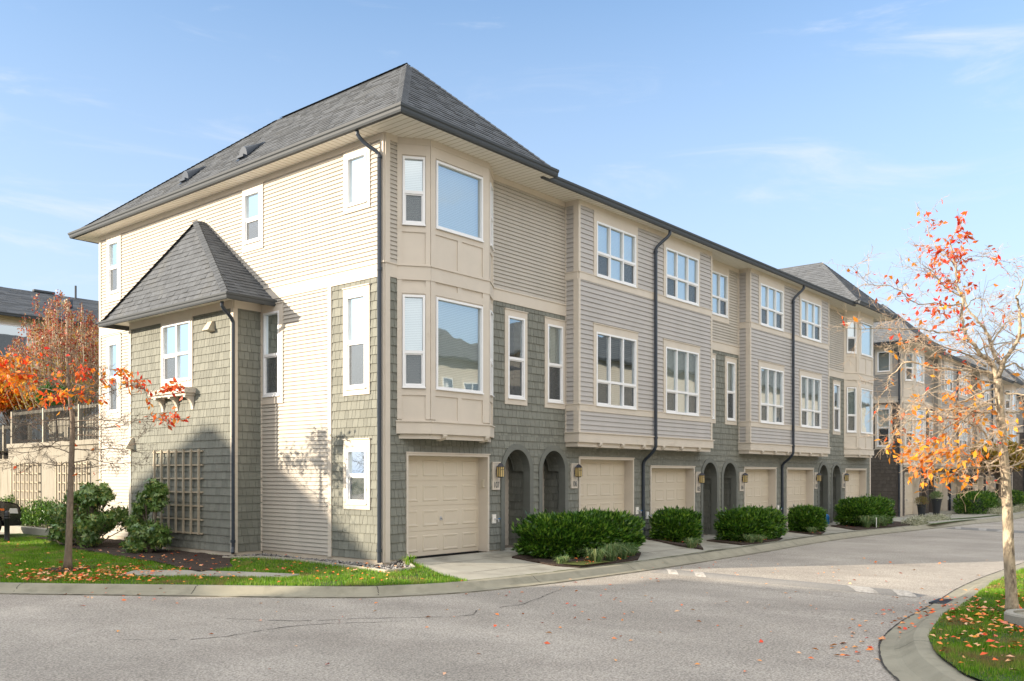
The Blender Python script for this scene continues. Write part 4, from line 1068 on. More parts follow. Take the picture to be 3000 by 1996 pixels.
onroad=lambda x,y:not pip(x,y,lawnP) and not pip(x,y,rl) and not pip(x,y,apr) and y<3
def rdz(x,y):
    dm=min(min((x-p[0])**2+(y-p[1])**2 for p in PL[::2]),min((x-p[0])**2+(y-p[1])**2 for p in PR[::2]))**.5
    return zr(x)+(.13 if dm<.16 else (.07 if dm<.3 else (.02 if dm<.52 else .0)))
o=groundleaves([(1.2,-9.6,1.6,.25,110,rdz,onroad,1),(3,-9.3,1.2,.25,60,rdz,onroad,.9),(-1.5,-5.5,2.8,2.5,110,rdz,onroad,.9),(-4.6,1.6,.6,1.0,36,rdz,onroad,1),(6,-6,4,2,60,rdz,onroad,.9),(2,-3,3,.4,20,rdz,onroad,.9)]);tag(o,'loose red and orange leaves on the asphalt and along the right gutter','leaves',kind='stuff')
def inbeds(x,y): return any(pip(x,y,b) for b in BEDS)
o=groundleaves([(4.4,-2.3,1.0,.35,90,lambda x,y:land(x,y)+.05,inbeds,.9),(9,-1.5,.8,.5,50,lambda x,y:land(x,y)+.05,inbeds,.9),(12.8,-1.8,1,.4,60,lambda x,y:land(x,y)+.05,inbeds,.9),(17.5,-1.6,.8,.4,35,lambda x,y:land(x,y)+.05,inbeds,.9),(21.5,-1.9,1.5,.5,50,lambda x,y:land(x,y)+.05,inbeds,.9)]);tag(o,'orange leaves caught in the mulch below the laurel hedges','leaves',kind='stuff')
# ------------------------------------------------------------------ hedges and shrubs
def leafmass(P,N,L,W,up=.6,fold=.3,jit=.8):
    n=len(P);D=N+nr.normal(size=(n,3))*jit*.5;D[:,2]+=up;D/=np.linalg.norm(D,axis=1,keepdims=True)
    return leafquads(P,D,N+nr.normal(size=(n,3))*.4,nr.uniform(.7,1.2,n)*L,nr.uniform(.8,1.2,n)*W,fold)
def hedge(c,a,b,h,rz_,n,label,group='laurel hedges between the driveways',L=.125,W=.021):
    """rounded box hedge centre c (x,y), half sizes a,b, height h, heading rz_"""
    z0=land(*c)
    root=empty('laurel_hedge',(c[0],c[1],z0),rz_,label=label,cat='hedge',group=group)
    # superellipsoid surface + inner shells
    u=rdir(n,.1)
    q=u/(np.abs(u)**5).sum(1,keepdims=True)**.2
    sh=1-np.abs(nr.normal(0,.10,n))[:,None]
    lump=1+.05*np.sin(q[:,:1]*9+q[:,1:2]*5)+.05*np.sin(q[:,2:3]*8+q[:,:1]*6+c[0])+nr.normal(0,.02,(n,1))
    P=q*sh*lump*np.array([a,b,h*.52])+np.array([0,0,h*.5])
    spr=nr.random(n)<.03;P[spr]+=u[spr]*.06+np.array([0,0,.05])
    k=P[:,2]>.03;P=P[k];u=u[k]
    npmesh('foliage',leafmass(P,u,L,W,.75),4,'laurel',root)
    s=MB()
    m=14
    for _ in range(m):
        x,y=rng.uniform(-a,a)*.7,rng.uniform(-b,b)*.7
        s.tube([(x*.6,y*.6,-.02),(x*.85,y*.9,h*.35),(x+rng.uniform(-.1,.1),y,h*.8)],[.018,.012,.005],5)
    s.build('stems','twig_grey',root)
    # solid dark core added to block light, standing for the shade inside
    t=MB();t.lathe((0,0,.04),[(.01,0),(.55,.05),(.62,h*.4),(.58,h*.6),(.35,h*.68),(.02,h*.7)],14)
    t.v=[(x*a,y*b,z) for x,y,z in t.v];t.build('shade_core','hedge_dark',root)
    return root
hedge((4.60,-1.50),1.55,.50,.85,-.20,24000,'largest laurel hedge, between the first garage and the second, one corner sunlit')
hedge((9.85,-.85),.52,.5,.84,-.1,13000,'small rounded laurel hedge below the first dark downspout')
hedge((13.3,-1.45),1.28,.48,.82,-.1,16000,'long laurel hedge between the third garage and the fourth')
hedge((17.9,-1.3),.50,.45,.74,-.1,10000,'small laurel hedge with a yellow sprig, below the second dark downspout')
hedge((23.3,-1.45),1.55,.55,.95,-.08,16000,'last laurel hedge before the brown townhouse, with grass tufts at its foot')
for (x,y,a,l) in ((41.0,-1.3,2.2,'laurel hedge left of the flowering bed in front of the brown townhouse'),(48.5,-1.4,2.6,'laurel hedge behind the right tree trunk, in front of the brown townhouse'),(44.8,-.6,1.8,'darker laurel hedge set back behind the young street tree')):
    hd=hedge((x,y),a,.7,1.05,.02,4500,l,'hedges in front of the brown townhouse',L=.14,W=.03);hd.location.z=-.42
def rhodo(loc,R0,h,n,label,lob):
    root=empty('rhododendron',loc,label=label,cat='shrub',group='rhododendrons beside the bump-out')
    st=MB();out=[]
    for (x,y,z,r) in lob:
        st.tube(subd([(x*.1,y*.1,0),(x*.4,y*.4,z*.4),(x*.8,y*.8,z*.75),(x,y,z)],1),[.022,.02,.017,.014,.011,.006][:len(subd([(0,0,0),(0,0,1),(0,0,2),(0,0,3)],1))] if False else .012,5)
        m=int(n*r)
        u=rdir(m,.15);P=np.array([x,y,z])+nr.normal(0,.05,(m,3))+u*r*np.array([1,1,.8])*(1-np.abs(nr.normal(0,.42,(m,1))))*(1+.35*np.sin(u[:,:1]*6+x*9)*np.sin(u[:,1:2]*7+z*5))
        # whorls: 7 leaves around each point
        for k in range(7):
            th=2*np.pi*k/7+nr.uniform(0,6,m);t=np.cross(u,np.array([0,0,1.0]))+1e-6;t/=np.linalg.norm(t,axis=1,keepdims=True);b=np.cross(u,t)
            D=t*np.cos(th)[:,None]+b*np.sin(th)[:,None]+u*.25;D[:,2]-=.15;D/=np.linalg.norm(D,axis=1,keepdims=True)
            out.append(leafquads(P,D,u,nr.uniform(.08,.135,m),nr.uniform(.017,.026,m),.15))
        for _ in range(6):
            i=rng.randrange(m);st.tube([(x*.75,y*.75,z*.72),tuple((np.array([x*.9,y*.9,z*.85])+P[i])/2+.02),tuple(P[i])],[.009,.006,.004],4)
    npmesh('foliage',np.concatenate(out),4,'rhodo',root);st.build('stems','twig_grey',root)
def lobes(n,rx,ry,h,r0,seed,lean=0):
    q=random.Random(seed);o=[]
    for _ in range(n):
        z=h*q.random()**.8;w=math.sin(math.pi*min(1,.25+z/h*.72));a=q.uniform(0,6.28);k=q.random()**.5
        o.append((rx*w*k*math.cos(a),ry*w*k*math.sin(a)+lean*z,.15+z,r0*q.uniform(.6,1.25)))
    return o
rhodo((-1.30,9.6,-.12),1,1.7,420,'big dark green rhododendron nearest the left tree trunk',lobes(34,.8,1.45,1.3,.23,4))
rhodo((-1.35,6.6,-.1),1,1.5,420,'leggy rhododendron standing in front of the wall trellis',lobes(11,.45,.75,.5,.18,9)+[(.05,.45,1.05,.2),(0,-.35,1.15,.22),(.05,-.1,1.5,.2),(-.05,-.5,1.42,.15),(0,.25,1.28,.16),(.05,.65,.8,.18)])
# ornamental grasses at hedge feet
def tuft(x,y,h,n,mat,label,group,nm='grass_tuft',zf=land,spread=.8):
    r=empty(nm,(x,y,zf(x,y)),label=label,cat='grass tuft',group=group)
    a=nr.uniform(0,6.28,n);rr=nr.random(n)*.12;hh=h*nr.uniform(.5,1.1,n);l=hh*spread*nr.uniform(.3,1.6,n)
    b=np.column_stack([np.cos(a)*rr,np.sin(a)*rr,np.zeros(n)]);o=np.column_stack([np.cos(a),np.sin(a),np.zeros(n)]);s=np.column_stack([-np.sin(a),np.cos(a),np.zeros(n)])*.006
    m=b+o*l[:,None]*.35+np.column_stack([0*a,0*a,hh*.8]);t=b+o*l[:,None]+np.column_stack([0*a,0*a,hh*.85*nr.uniform(.5,1.1,n)])
    V=np.concatenate([np.stack([b-s,b+s,m+s,m-s],1),np.stack([m-s,m+s,t+s*.2,t-s*.2],1)]).reshape(-1,3)
    npmesh('blades',V,4,mat,r);return r
for i,(x,y,h,l) in enumerate([(3.75,-2.42,.30,'green sedge tuft at the front middle of the largest laurel hedge'),(4.35,-2.4,.36,'tallest sedge tuft, at the front of the largest laurel hedge'),(4.95,-2.3,.33,'sedge tuft at the front right of the largest laurel hedge'),(5.5,-2.15,.25,'low sedge tuft at the right tip of the first bed'),(2.95,-2.15,.16,'wispy tuft at the left foot of the largest laurel hedge'),(8.75,-1.95,.22,'grass tuft below the small rounded hedge'),(12.0,-2.0,.24,'grass tuft at the left foot of the long laurel hedge'),(12.5,-2.05,.2,'smaller grass tuft at the foot of the long laurel hedge'),(17.2,-1.75,.2,'grass tuft with yellow bits at the foot of the fourth hedge'),(21.6,-2.05,.42,'tall grass tuft at the left foot of the last laurel hedge'),(22.3,-2.15,.42,'bright grass tuft by a white plant marker'),(23.0,-2.2,.38,'grass tuft at the middle foot of the last laurel hedge')]):
    tuft(x,y,h*1.3,170,'sedge',l,'sedge tufts at the feet of the hedges')
def lowflowers(P,mat,label,h,n,zz):
    xs=[p[0] for p in P];ys=[p[1] for p in P]
    Q=np.column_stack([nr.uniform(min(xs),max(xs),n),nr.uniform(min(ys),max(ys),n)]);Q=Q[pipn(Q,P)];n=len(Q)
    p=np.column_stack([Q,zz+h*nr.random(n)*(.7+.3*np.sin(Q[:,0]*6)*np.sin(Q[:,1]*8))]);o=npmesh('ground_cover',leafmass(p,rdir(n,.5),.06,.018,.5),4,mat)
    tag(o,label,'ground cover',kind='stuff')
lowflowers([(39,-2.9),(49,-2.9),(51,-2.1),(40,-1.9)],'dusty','pale silvery flowers edging the bed in front of the brown townhouse',.38,9000,-.38)
lowflowers([(28,-2.5),(31,-2.6),(33.6,-1.5),(29,-1.2)],'dusty','low silvery flowers at the corner of the brown townhouse',.3,5000,-.36)
lowflowers([(24.6,-2.9),(26.6,-2.9),(27.2,-2.1),(25,-2.2)],'dusty','small patch of whitish flowers right of the last laurel hedge',.3,2500,-.33)
sheet('mulch_bed',[(39,-3),(49.5,-3),(51,-.4),(39.5,-.4)],lambda x,y:-.40,'mulch',1)
for P in ([(30,-2.1),(38.5,-2.9),(38.8,-3.1),(30.5,-2.5)],[(25.5,-3.0),(32,-3.2),(32.3,-3.38),(26,-3.2)]): sheet('turf_strip',P,lambda x,y:land(x,y)+.02,'turf_strip',.6)
# iris clump and planters
tuft(44.3,-1.7,1.0,160,'sedge','spiky green iris clump at the foot of the young street tree','iris clumps','iris_clump',lambda x,y:-.42,.45)
for x,y,h,s,l in ((34.55,-.35,.62,.8,'shorter dark tapered planter with rusty plant by the garage of the brown townhouse'),(36.35,-.55,.85,1.0,'tall dark tapered planter with feathery grass by the brown townhouse door')):
    r=empty('planter',(x,y,-.36),label=l,cat='planter',group='planters in front of the brown townhouse')
    p=MB();p.lathe((0,0,0),[(.14,0),(.24*s+.02,h),(.26*s+.02,h),(.26*s+.02,h-.04),(.22*s,h-.06)],20);p.build('pot','pot',r,smooth=False)
    n=900;u=rdir(n,.6);P=u*np.array([.3,.3,.28])*nr.random((n,1))**.4+np.array([0,0,h+.08]);npmesh('foliage',leafmass(P,u,.1,.008,.9),4,'heather' if h<.7 else 'sedge',r)
# tiny green sprout and plant marker
r=tuft(.28,-.42,.22,60,'grass_blade','bright green weed sprouting at the corner by the first garage','weeds','weed',land,.6)
pm=MB();pm.box(-.03,.03,-.004,.004,0,.42);o=pm.build('plant_marker','white_vinyl');o.location=(21.9,-2.3,-.28);tag(o,'thin white plant marker in front of the last laurel hedge','marker')
# blue jug and black item near fourth hedge
j=MB();j.lathe((0,0,0),[(.12,0),(.135,.03),(.135,.13),(.125,.15),(.135,.17),(.135,.3),(.10,.36),(.035,.40),(.035,.44)],16);o=j.build('water_jug','blue_plastic',smooth=True);o.location=(22.35,-.25,-.2);tag(o,'blue water jug standing by the archway behind the fourth hedge','jug')
RTREE=[([(1.74,-10.62,-0.13),(1.73,-10.6,0.29),(1.71,-10.58,0.75),(1.7,-10.57,1.21),(1.68,-10.55,1.67),(1.66,-10.52,2.13),(1.64,-10.49,2.59),(1.62,-10.47,3.0)],0.074,0.05),([(1.61,-10.46,3.02),(1.55,-10.41,3.2),(1.42,-10.3,3.32),(1.35,-10.24,3.42),(1.28,-10.18,3.59),(1.23,-10.15,3.83),(1.19,-10.14,4.05),(1.15,-10.11,4.25),(1.1,-10.08,4.5),(1.04,-10.04,4.74),(1.02,-10.05,4.84),(1.04,-10.1,4.96)],0.048,0.006),([(1.65,-10.51,3.22),(1.67,-10.42,3.31),(1.7,-10.35,3.48),(1.74,-10.28,3.7),(1.73,-10.17,3.86),(1.74,-10.06,4.01),(1.77,-9.99,4.19),(1.78,-9.88,4.34)],0.04,0.01),([(1.62,-10.47,3.02),(1.61,-10.53,3.23),(1.64,-10.64,3.38),(1.66,-10.72,3.5),(1.61,-10.74,3.78),(1.57,-10.75,3.93),(1.48,-10.71,4.03),(1.47,-10.77,4.15),(1.45,-10.81,4.27)],0.045,0.008),([(1.67,-10.37,3.47),(1.91,-10.45,3.69),(2.12,-10.5,3.83),(2.41,-10.64,3.93)],0.02,0.008),([(1.31,-10.1,4.1),(1.16,-10.0,4.17),(1.03,-9.93,4.23),(0.94,-9.9,4.31),(0.81,-9.83,4.38),(0.7,-9.77,4.48),(0.56,-9.69,4.6)],0.018,0.004),([(1.29,-10.08,4.3),(1.3,-10.03,4.48),(1.28,-9.94,4.64),(1.27,-9.86,4.73),(1.25,-9.77,4.84),(1.25,-9.71,4.98),(1.25,-9.63,5.17),(1.26,-9.59,5.3)],0.018,0.004),([(1.21,-10.14,3.99),(1.03,-10.01,3.95),(0.84,-9.85,3.96),(0.69,-9.74,3.98),(0.56,-9.66,4.01),(0.45,-9.6,4.07),(0.35,-9.54,4.11),(0.21,-9.45,4.15),(0.05,-9.34,4.19),(-0.07,-9.26,4.23),(-0.19,-9.19,4.35),(-0.26,-9.18,4.37)],0.016,0.003),([(1.35,-10.16,3.67),(1.06,-9.94,3.6),(0.8,-9.76,3.61),(0.54,-9.58,3.62),(0.19,-9.29,3.61),(-0.1,-9.08,3.65),(-0.28,-8.99,3.66)],0.022,0.004),([(1.61,-10.46,3.06),(1.49,-10.25,3.12),(1.35,-10.02,3.15),(1.19,-9.76,3.17),(1.0,-9.47,3.22),(0.97,-9.35,3.15),(0.95,-9.27,3.02),(0.97,-9.23,2.89),(0.96,-9.14,2.73),(0.97,-9.08,2.55)],0.032,0.005),([(1.44,-10.26,3.39),(1.71,-10.38,3.49),(2.02,-10.54,3.53),(2.3,-10.66,3.6)],0.018,0.006),([(1.33,-10.13,3.94),(1.34,-10.26,4.04),(1.34,-10.37,4.04),(1.31,-10.45,3.93),(1.33,-10.6,3.89)],0.012,0.004),([(1.26,-10.05,4.57),(1.3,-10.18,4.65),(1.37,-10.34,4.62),(1.45,-10.51,4.54),(1.54,-10.69,4.49)],0.008,0.003),([(1.66,-10.52,2.01),(1.49,-10.42,2.13),(1.36,-10.36,2.28),(1.2,-10.26,2.38),(0.99,-10.11,2.44),(0.76,-9.93,2.45),(0.55,-9.79,2.43),(0.37,-9.67,2.38),(0.19,-9.55,2.2)],0.03,0.005),([(1.67,-10.53,1.96),(1.61,-10.39,1.85),(1.55,-10.26,1.88),(1.49,-10.12,1.96),(1.37,-9.91,1.99),(1.27,-9.72,1.96),(1.18,-9.55,1.83),(1.11,-9.41,1.9)],0.028,0.005),([(1.67,-10.54,1.83),(1.34,-10.38,1.8),(1.0,-10.21,1.8),(0.73,-10.12,1.72),(0.45,-10.02,1.66)],0.022,0.005),([(1.64,-10.5,2.67),(1.55,-10.26,2.64),(1.43,-9.99,2.62),(1.37,-9.77,2.56),(1.35,-9.62,2.63),(1.3,-9.43,2.57),(1.29,-9.29,2.44),(1.3,-9.16,2.14)],0.028,0.005),([(1.65,-10.51,2.54),(1.36,-10.23,2.5),(1.11,-9.99,2.37),(0.91,-9.82,2.21),(0.71,-9.65,2.1),(0.57,-9.54,2.02)],0.028,0.005),([(1.63,-10.48,2.94),(1.37,-10.31,2.96),(1.19,-10.23,3.02),(0.97,-10.1,2.95),(0.72,-9.94,2.83),(0.49,-9.8,2.71),(0.24,-9.64,2.5),(0.03,-9.52,2.41)],0.026,0.005),([(1.63,-10.48,2.89),(1.55,-10.26,2.8),(1.48,-10.05,2.68),(1.46,-9.9,2.56),(1.5,-9.82,2.4),(1.47,-9.65,2.07),(1.47,-9.53,1.89)],0.024,0.005),([(1.63,-10.49,2.78),(1.29,-10.31,2.59),(1.02,-10.23,2.46),(0.77,-10.16,2.26),(0.53,-10.11,2.07),(0.29,-10.06,1.88),(0.07,-10.03,1.79)],0.022,0.005),([(1.69,-10.56,2.55),(1.84,-10.63,2.54),(2.0,-10.71,2.58),(2.17,-10.82,2.62)],0.026,0.01),([(1.71,-10.59,1.96),(1.66,-10.68,2.0),(1.62,-10.78,2.08),(1.58,-10.89,2.11)],0.026,0.01),([(1.73,-10.6,1.83),(2.02,-10.71,1.9),(2.27,-10.77,1.93)],0.02,0.01),([(1.68,-10.55,2.8),(1.6,-10.65,2.8),(1.54,-10.79,2.77),(1.47,-10.91,2.79)],0.024,0.01),([(1.64,-10.5,3.1),(1.86,-10.6,3.2),(2.07,-10.7,3.11),(2.29,-10.8,3.14)],0.024,0.01),([(1.67,-10.54,1.68),(1.54,-10.48,1.65),(1.36,-10.37,1.59),(1.17,-10.25,1.57)],0.014,0.004),([(1.66,-10.52,2.38),(1.29,-10.51,2.27),(0.92,-10.49,2.16),(0.56,-10.49,2.03),(0.18,-10.47,1.86)],0.02,0.005),([(1.65,-10.51,2.6),(1.89,-10.33,2.56),(2.12,-10.13,2.5),(2.35,-9.94,2.36),(2.61,-9.78,2.23)],0.02,0.005),([(1.51,-10.35,3.17),(1.18,-10.17,3.29),(0.83,-9.97,3.4),(0.5,-9.8,3.49),(0.21,-9.67,3.42),(-0.06,-9.57,3.31)],0.022,0.004)]
LTREE=[([(-4.05,4.68,-0.14),(-4.03,4.65,0.71),(-4.01,4.63,1.65),(-3.99,4.62,2.32),(-3.99,4.61,2.79),(-4.02,4.64,3.12),(-4.04,4.67,3.52),(-4.05,4.68,3.92)],0.068,0.022),([(-3.96,4.57,1.95),(-3.73,4.46,2.02),(-3.52,4.36,1.97),(-3.32,4.28,1.95),(-3.06,4.13,1.94),(-2.81,3.98,1.91)],0.02,0.004),([(-3.96,4.57,1.84),(-3.93,4.3,1.81),(-3.83,3.96,1.87),(-3.76,3.63,1.88),(-3.81,3.47,1.76)],0.02,0.004),([(-3.94,4.55,2.48),(-3.77,4.23,2.44),(-3.69,4.0,2.37),(-3.6,3.78,2.32),(-3.41,3.43,2.25),(-3.28,3.14,2.5)],0.02,0.004),([(-3.96,4.57,2.63),(-3.71,4.59,2.64),(-3.48,4.63,2.63),(-3.2,4.61,2.68),(-2.86,4.52,2.76)],0.02,0.004),([(-3.97,4.59,2.74),(-3.82,4.36,2.79),(-3.69,4.17,2.8),(-3.5,3.9,2.74),(-3.31,3.63,2.76),(-3.05,3.28,2.8),(-2.85,2.99,2.83),(-2.8,2.89,2.89)],0.02,0.004),([(-3.96,4.57,2.21),(-3.7,4.38,2.19),(-3.39,4.13,2.22),(-3.17,3.99,2.17),(-2.94,3.83,2.13)],0.02,0.004),([(-4.02,4.65,2.38),(-4.19,4.75,2.37),(-4.35,4.85,2.29),(-4.53,4.96,2.37),(-4.73,5.11,2.39),(-5.02,5.37,2.53)],0.02,0.004),([(-4.01,4.63,2.12),(-4.1,4.86,2.21),(-4.23,5.14,2.25),(-4.39,5.46,2.17),(-4.64,5.87,2.17),(-4.75,6.12,2.3)],0.02,0.004),([(-4.02,4.65,2.78),(-4.31,4.75,2.77),(-4.56,4.82,2.68),(-4.88,4.97,2.7),(-5.14,5.04,2.73)],0.02,0.004),([(-4.01,4.63,1.95),(-4.17,4.85,1.89),(-4.31,5.05,1.93),(-4.49,5.3,1.95),(-4.69,5.57,1.88),(-4.87,5.8,1.97)],0.02,0.004),([(-4.02,4.65,3.58),(-4.16,4.73,3.77),(-4.29,4.81,3.89),(-4.4,4.86,3.9),(-4.57,4.99,3.96),(-4.79,5.16,3.99),(-4.96,5.29,3.91)],0.02,0.004),([(-4.02,4.65,3.56),(-3.95,4.64,3.75),(-3.87,4.62,3.83),(-3.74,4.54,3.82),(-3.52,4.37,3.84),(-3.36,4.25,3.78),(-3.13,4.06,3.75)],0.02,0.004),([(-4.0,4.62,3.51),(-3.89,4.39,3.43),(-3.77,4.17,3.46),(-3.69,3.98,3.57),(-3.48,3.63,3.47),(-3.36,3.4,3.48)],0.02,0.004),([(-4.06,4.69,3.34),(-4.19,5.04,3.37),(-4.36,5.43,3.45),(-4.53,5.83,3.58),(-4.71,6.23,3.65)],0.02,0.004),([(-4.07,4.7,3.41),(-4.34,4.84,3.58),(-4.62,4.98,3.63),(-4.85,5.07,3.67),(-5.09,5.17,3.76),(-5.25,5.17,3.77)],0.02,0.004),([(-4.02,4.65,3.29),(-3.86,4.46,3.3),(-3.69,4.26,3.27),(-3.53,4.06,3.3),(-3.25,3.74,3.41),(-2.93,3.35,3.34),(-2.65,3.02,3.44)],0.02,0.004),([(-4.02,4.65,3.44),(-3.92,4.58,3.65),(-3.88,4.59,3.89),(-3.89,4.65,4.0)],0.02,0.004),([(-4.04,4.66,3.41),(-4.28,4.44,3.29),(-4.53,4.22,3.18),(-4.78,3.99,3.16)],0.02,0.004),([(-4.04,4.66,3.41),(-3.81,4.91,3.35),(-3.52,5.09,3.26),(-3.26,5.29,3.32)],0.02,0.004)]
SUN_E=4.6;SKY_S=.15;EXPO=1.05;SKY_A=1.1;SKY_D=.4;SKY_O=3.0;CLOUD=(2.25,2.6,3.25,1);SKY_FILL=(7.0,6.9,6.75,1)
# ------------------------------------------------------------------ trees
def wander(p,d,L,n,curl,sag=0):
    pts=[Vector(p)];d=Vector(d).normalized()
    for i in range(n):
        d=(d+Vector((rng.gauss(0,curl),rng.gauss(0,curl),rng.gauss(0,curl)+sag))).normalized();pts.append(pts[-1]+d*(L/n))
    return pts
def street_tree(base,limbs,bark,twig,leafspec,extra,label,cat='tree',side=9,dens=1.0,rmin=.0022,flat=.35,len1=.55):
    root=empty('street_tree',base,label=label,cat=cat);B=Vector(base)
    tm=MB();tw=MB();tips=[]
    for li,(pts,r0,r1) in enumerate(limbs):
        P=[Vector(p)-B for p in pts]
        if li: P=[P[0]]+[p+Vector([rng.gauss(0,.015) for _ in range(3)]) for p in P[1:]]
        Q=[Vector(q) for q in catm([tuple(p) for p in P],4)]
        if li==0:
            rad=[r0+(r1-r0)*i/(len(Q)-1)+(.35*r0*max(0,1-i/3.0)**2) for i in range(len(Q))]
            tm.tube(Q,rad,14);continue
        Q=[q+Vector([rng.gauss(0,.006) for _ in range(3)]) for q in Q]
        n=len(Q);rad=[(r0+(r1-r0)*(i/(n-1))**.6)*(.72 if r0<.04 else .9) for i in range(n)];tm.tube(Q,rad,7)
        Ltot=sum((Q[i+1]-Q[i]).length for i in range(n-1))
        # second order
        s=0;nxt=.12
        for i in range(1,n):
            seg=(Q[i]-Q[i-1]);s+=seg.length
            while s>nxt:
                nxt+=rng.uniform(.05,.12)/dens
                t=s/Ltot;d=seg.normalized();sd=d.cross(Vector((rng.gauss(0,.5),rng.gauss(0,.5),1))).normalized()*rng.choice((-1,1))
                dd=(d*rng.uniform(.25,.9)+sd*rng.uniform(.5,1)+Vector((0,0,rng.uniform(-.35,.4)*flat*2))).normalized()
                L=len1*rng.uniform(.35,1.1)*(1.15-.6*t);r=max(rmin*1.4,rad[i]*.32)
                W=wander(Q[i],dd,L,6,.17,-.01);tw.tube(W,[r*(1-.7*k/6) for k in range(7)],4,False)
                for k in range(1,7):
                    for _ in range(rng.choice((1,1,2))):
                        d2=((W[k]-W[k-1]).normalized()*rng.uniform(.3,.9)+Vector([rng.gauss(0,.55) for _ in range(3)])).normalized()
                        L2=L*rng.uniform(.18,.5);W2=wander(W[k],d2,L2,3,.2);tw.tube(W2,[rmin*1.2,rmin,rmin*.8,rmin*.6],3,False);tips.append(W2)
                        if rng.random()<.6:
                            q=W2[rng.choice((1,2))];W3=wander(q,Vector([rng.gauss(0,1) for _ in range(3)]),L2*.5,2,.2);tw.tube(W3,[rmin*.9,rmin*.7,rmin*.5],3,False);tips.append(W3)
                tips.append(W[-3:])
    tm.build('trunk',bark,root,smooth=True);tw.build('twigs',twig,root)
    out={}
    for W in tips:
        for p in W[1:]:
            w=p+B
            for mat,fn,sz in leafspec:
                if rng.random()<fn(w.x,w.y,w.z): out.setdefault(mat,[]).append((tuple(p),tuple((W[-1]-W[0]).normalized()),sz))
    for mat,l in out.items():
        P=np.array([a for a,_,_ in l]);D=np.array([b for _,b,_ in l])*.5+rdir(len(l))*.7;D[:,2]-=.35;D/=np.linalg.norm(D,axis=1,keepdims=True)
        L=np.array([c for *_,c in l])*nr.uniform(.6,1.15,len(l))
        npmesh('foliage',leafquads(P,D,rdir(len(l)),L,L*nr.uniform(.2,.3,len(l)),.45),4,mat,root)
    return root
cz=lambda x,y:(x-1.7)*R0x+(y+10.6)*R0y   # sideways offset seen from the street corner
R0x,R0y=.645,-.764
def gsn(v,c,w): return math.exp(-((v-c)/w)**2)
def f_red(x,y,z):
    s=cz(x,y)
    return .20*gsn(s,-.75,.30)*gsn(z,4.45,.42)+.09*gsn(s,-1.1,.5)*gsn(z,4.05,.25)+.22*gsn(s,-.85,.22)*gsn(z,4.95,.35)+.004+.02*gsn(s,-.6,.5)*gsn(z,3.4,.4)
def f_ora(x,y,z):
    s=cz(x,y)
    return .10*gsn(s,-1.2,.26)*gsn(z,1.72,.2)+.07*gsn(s,-1.1,.35)*gsn(z,2.05,.25)+.05*gsn(s,-.9,.3)*gsn(z,2.75,.2)+.03*gsn(s,-.1,.5)*gsn(z,2.3,.3)+.003
street_tree((1.76,-10.62,-.16),RTREE,'bark_pale','twig_pale',[('leaf_red',lambda x,y,z:1.4*f_red(x,y,z),.088),('leaf_orange',lambda x,y,z:2.0*f_ora(x,y,z),.105)],None,'nearest tree at right with pale trunk, tangled bare twigs and a few orange leaves',dens=1.15,len1=.62,rmin=.0021)
def g_red(x,y,z):
    s=(x+4.03)*.645-(y-4.68)*.764
    return .16*gsn(s,-1.0,.7)*gsn(z,3.75,.25)+.35*gsn(s,.15,.2)*gsn(z,3.7,.18)+.30*gsn(s,.15,.2)*gsn(z,3.15,.16)+.22*gsn(s,1.3,.4)*gsn(z,3.6,.18)+.45*gsn(s,2.0,.35)*gsn(z,3.45,.16)+.3*gsn(s,1.5,.2)*gsn(z,3.1,.14)+.45*gsn(s,2.15,.3)*gsn(z,2.85,.14)+.002
def g_ora(x,y,z):
    s=(x+4.03)*.645-(y-4.68)*.764
    return .42*gsn(s,-1.25,.5)*gsn(z,3.6,.32)+.25*gsn(s,.95,.3)*gsn(z,3.65,.16)+.25*gsn(s,.3,.2)*gsn(z,3.2,.16)+.25*gsn(s,-1.3,.4)*gsn(z,3.05,.2)+.1*gsn(s,1.5,.2)*gsn(z,3.1,.14)
street_tree((-4.04,4.69,-.16),LTREE,'bark_grey','twig_grey',[('leaf_red',g_red,.13),('leaf_orange',g_ora,.13)],None,'slender grey street tree on the left verge with flat bare branches and red leaf sprays',dens=.9,rmin=.003,flat=.08,len1=.6)
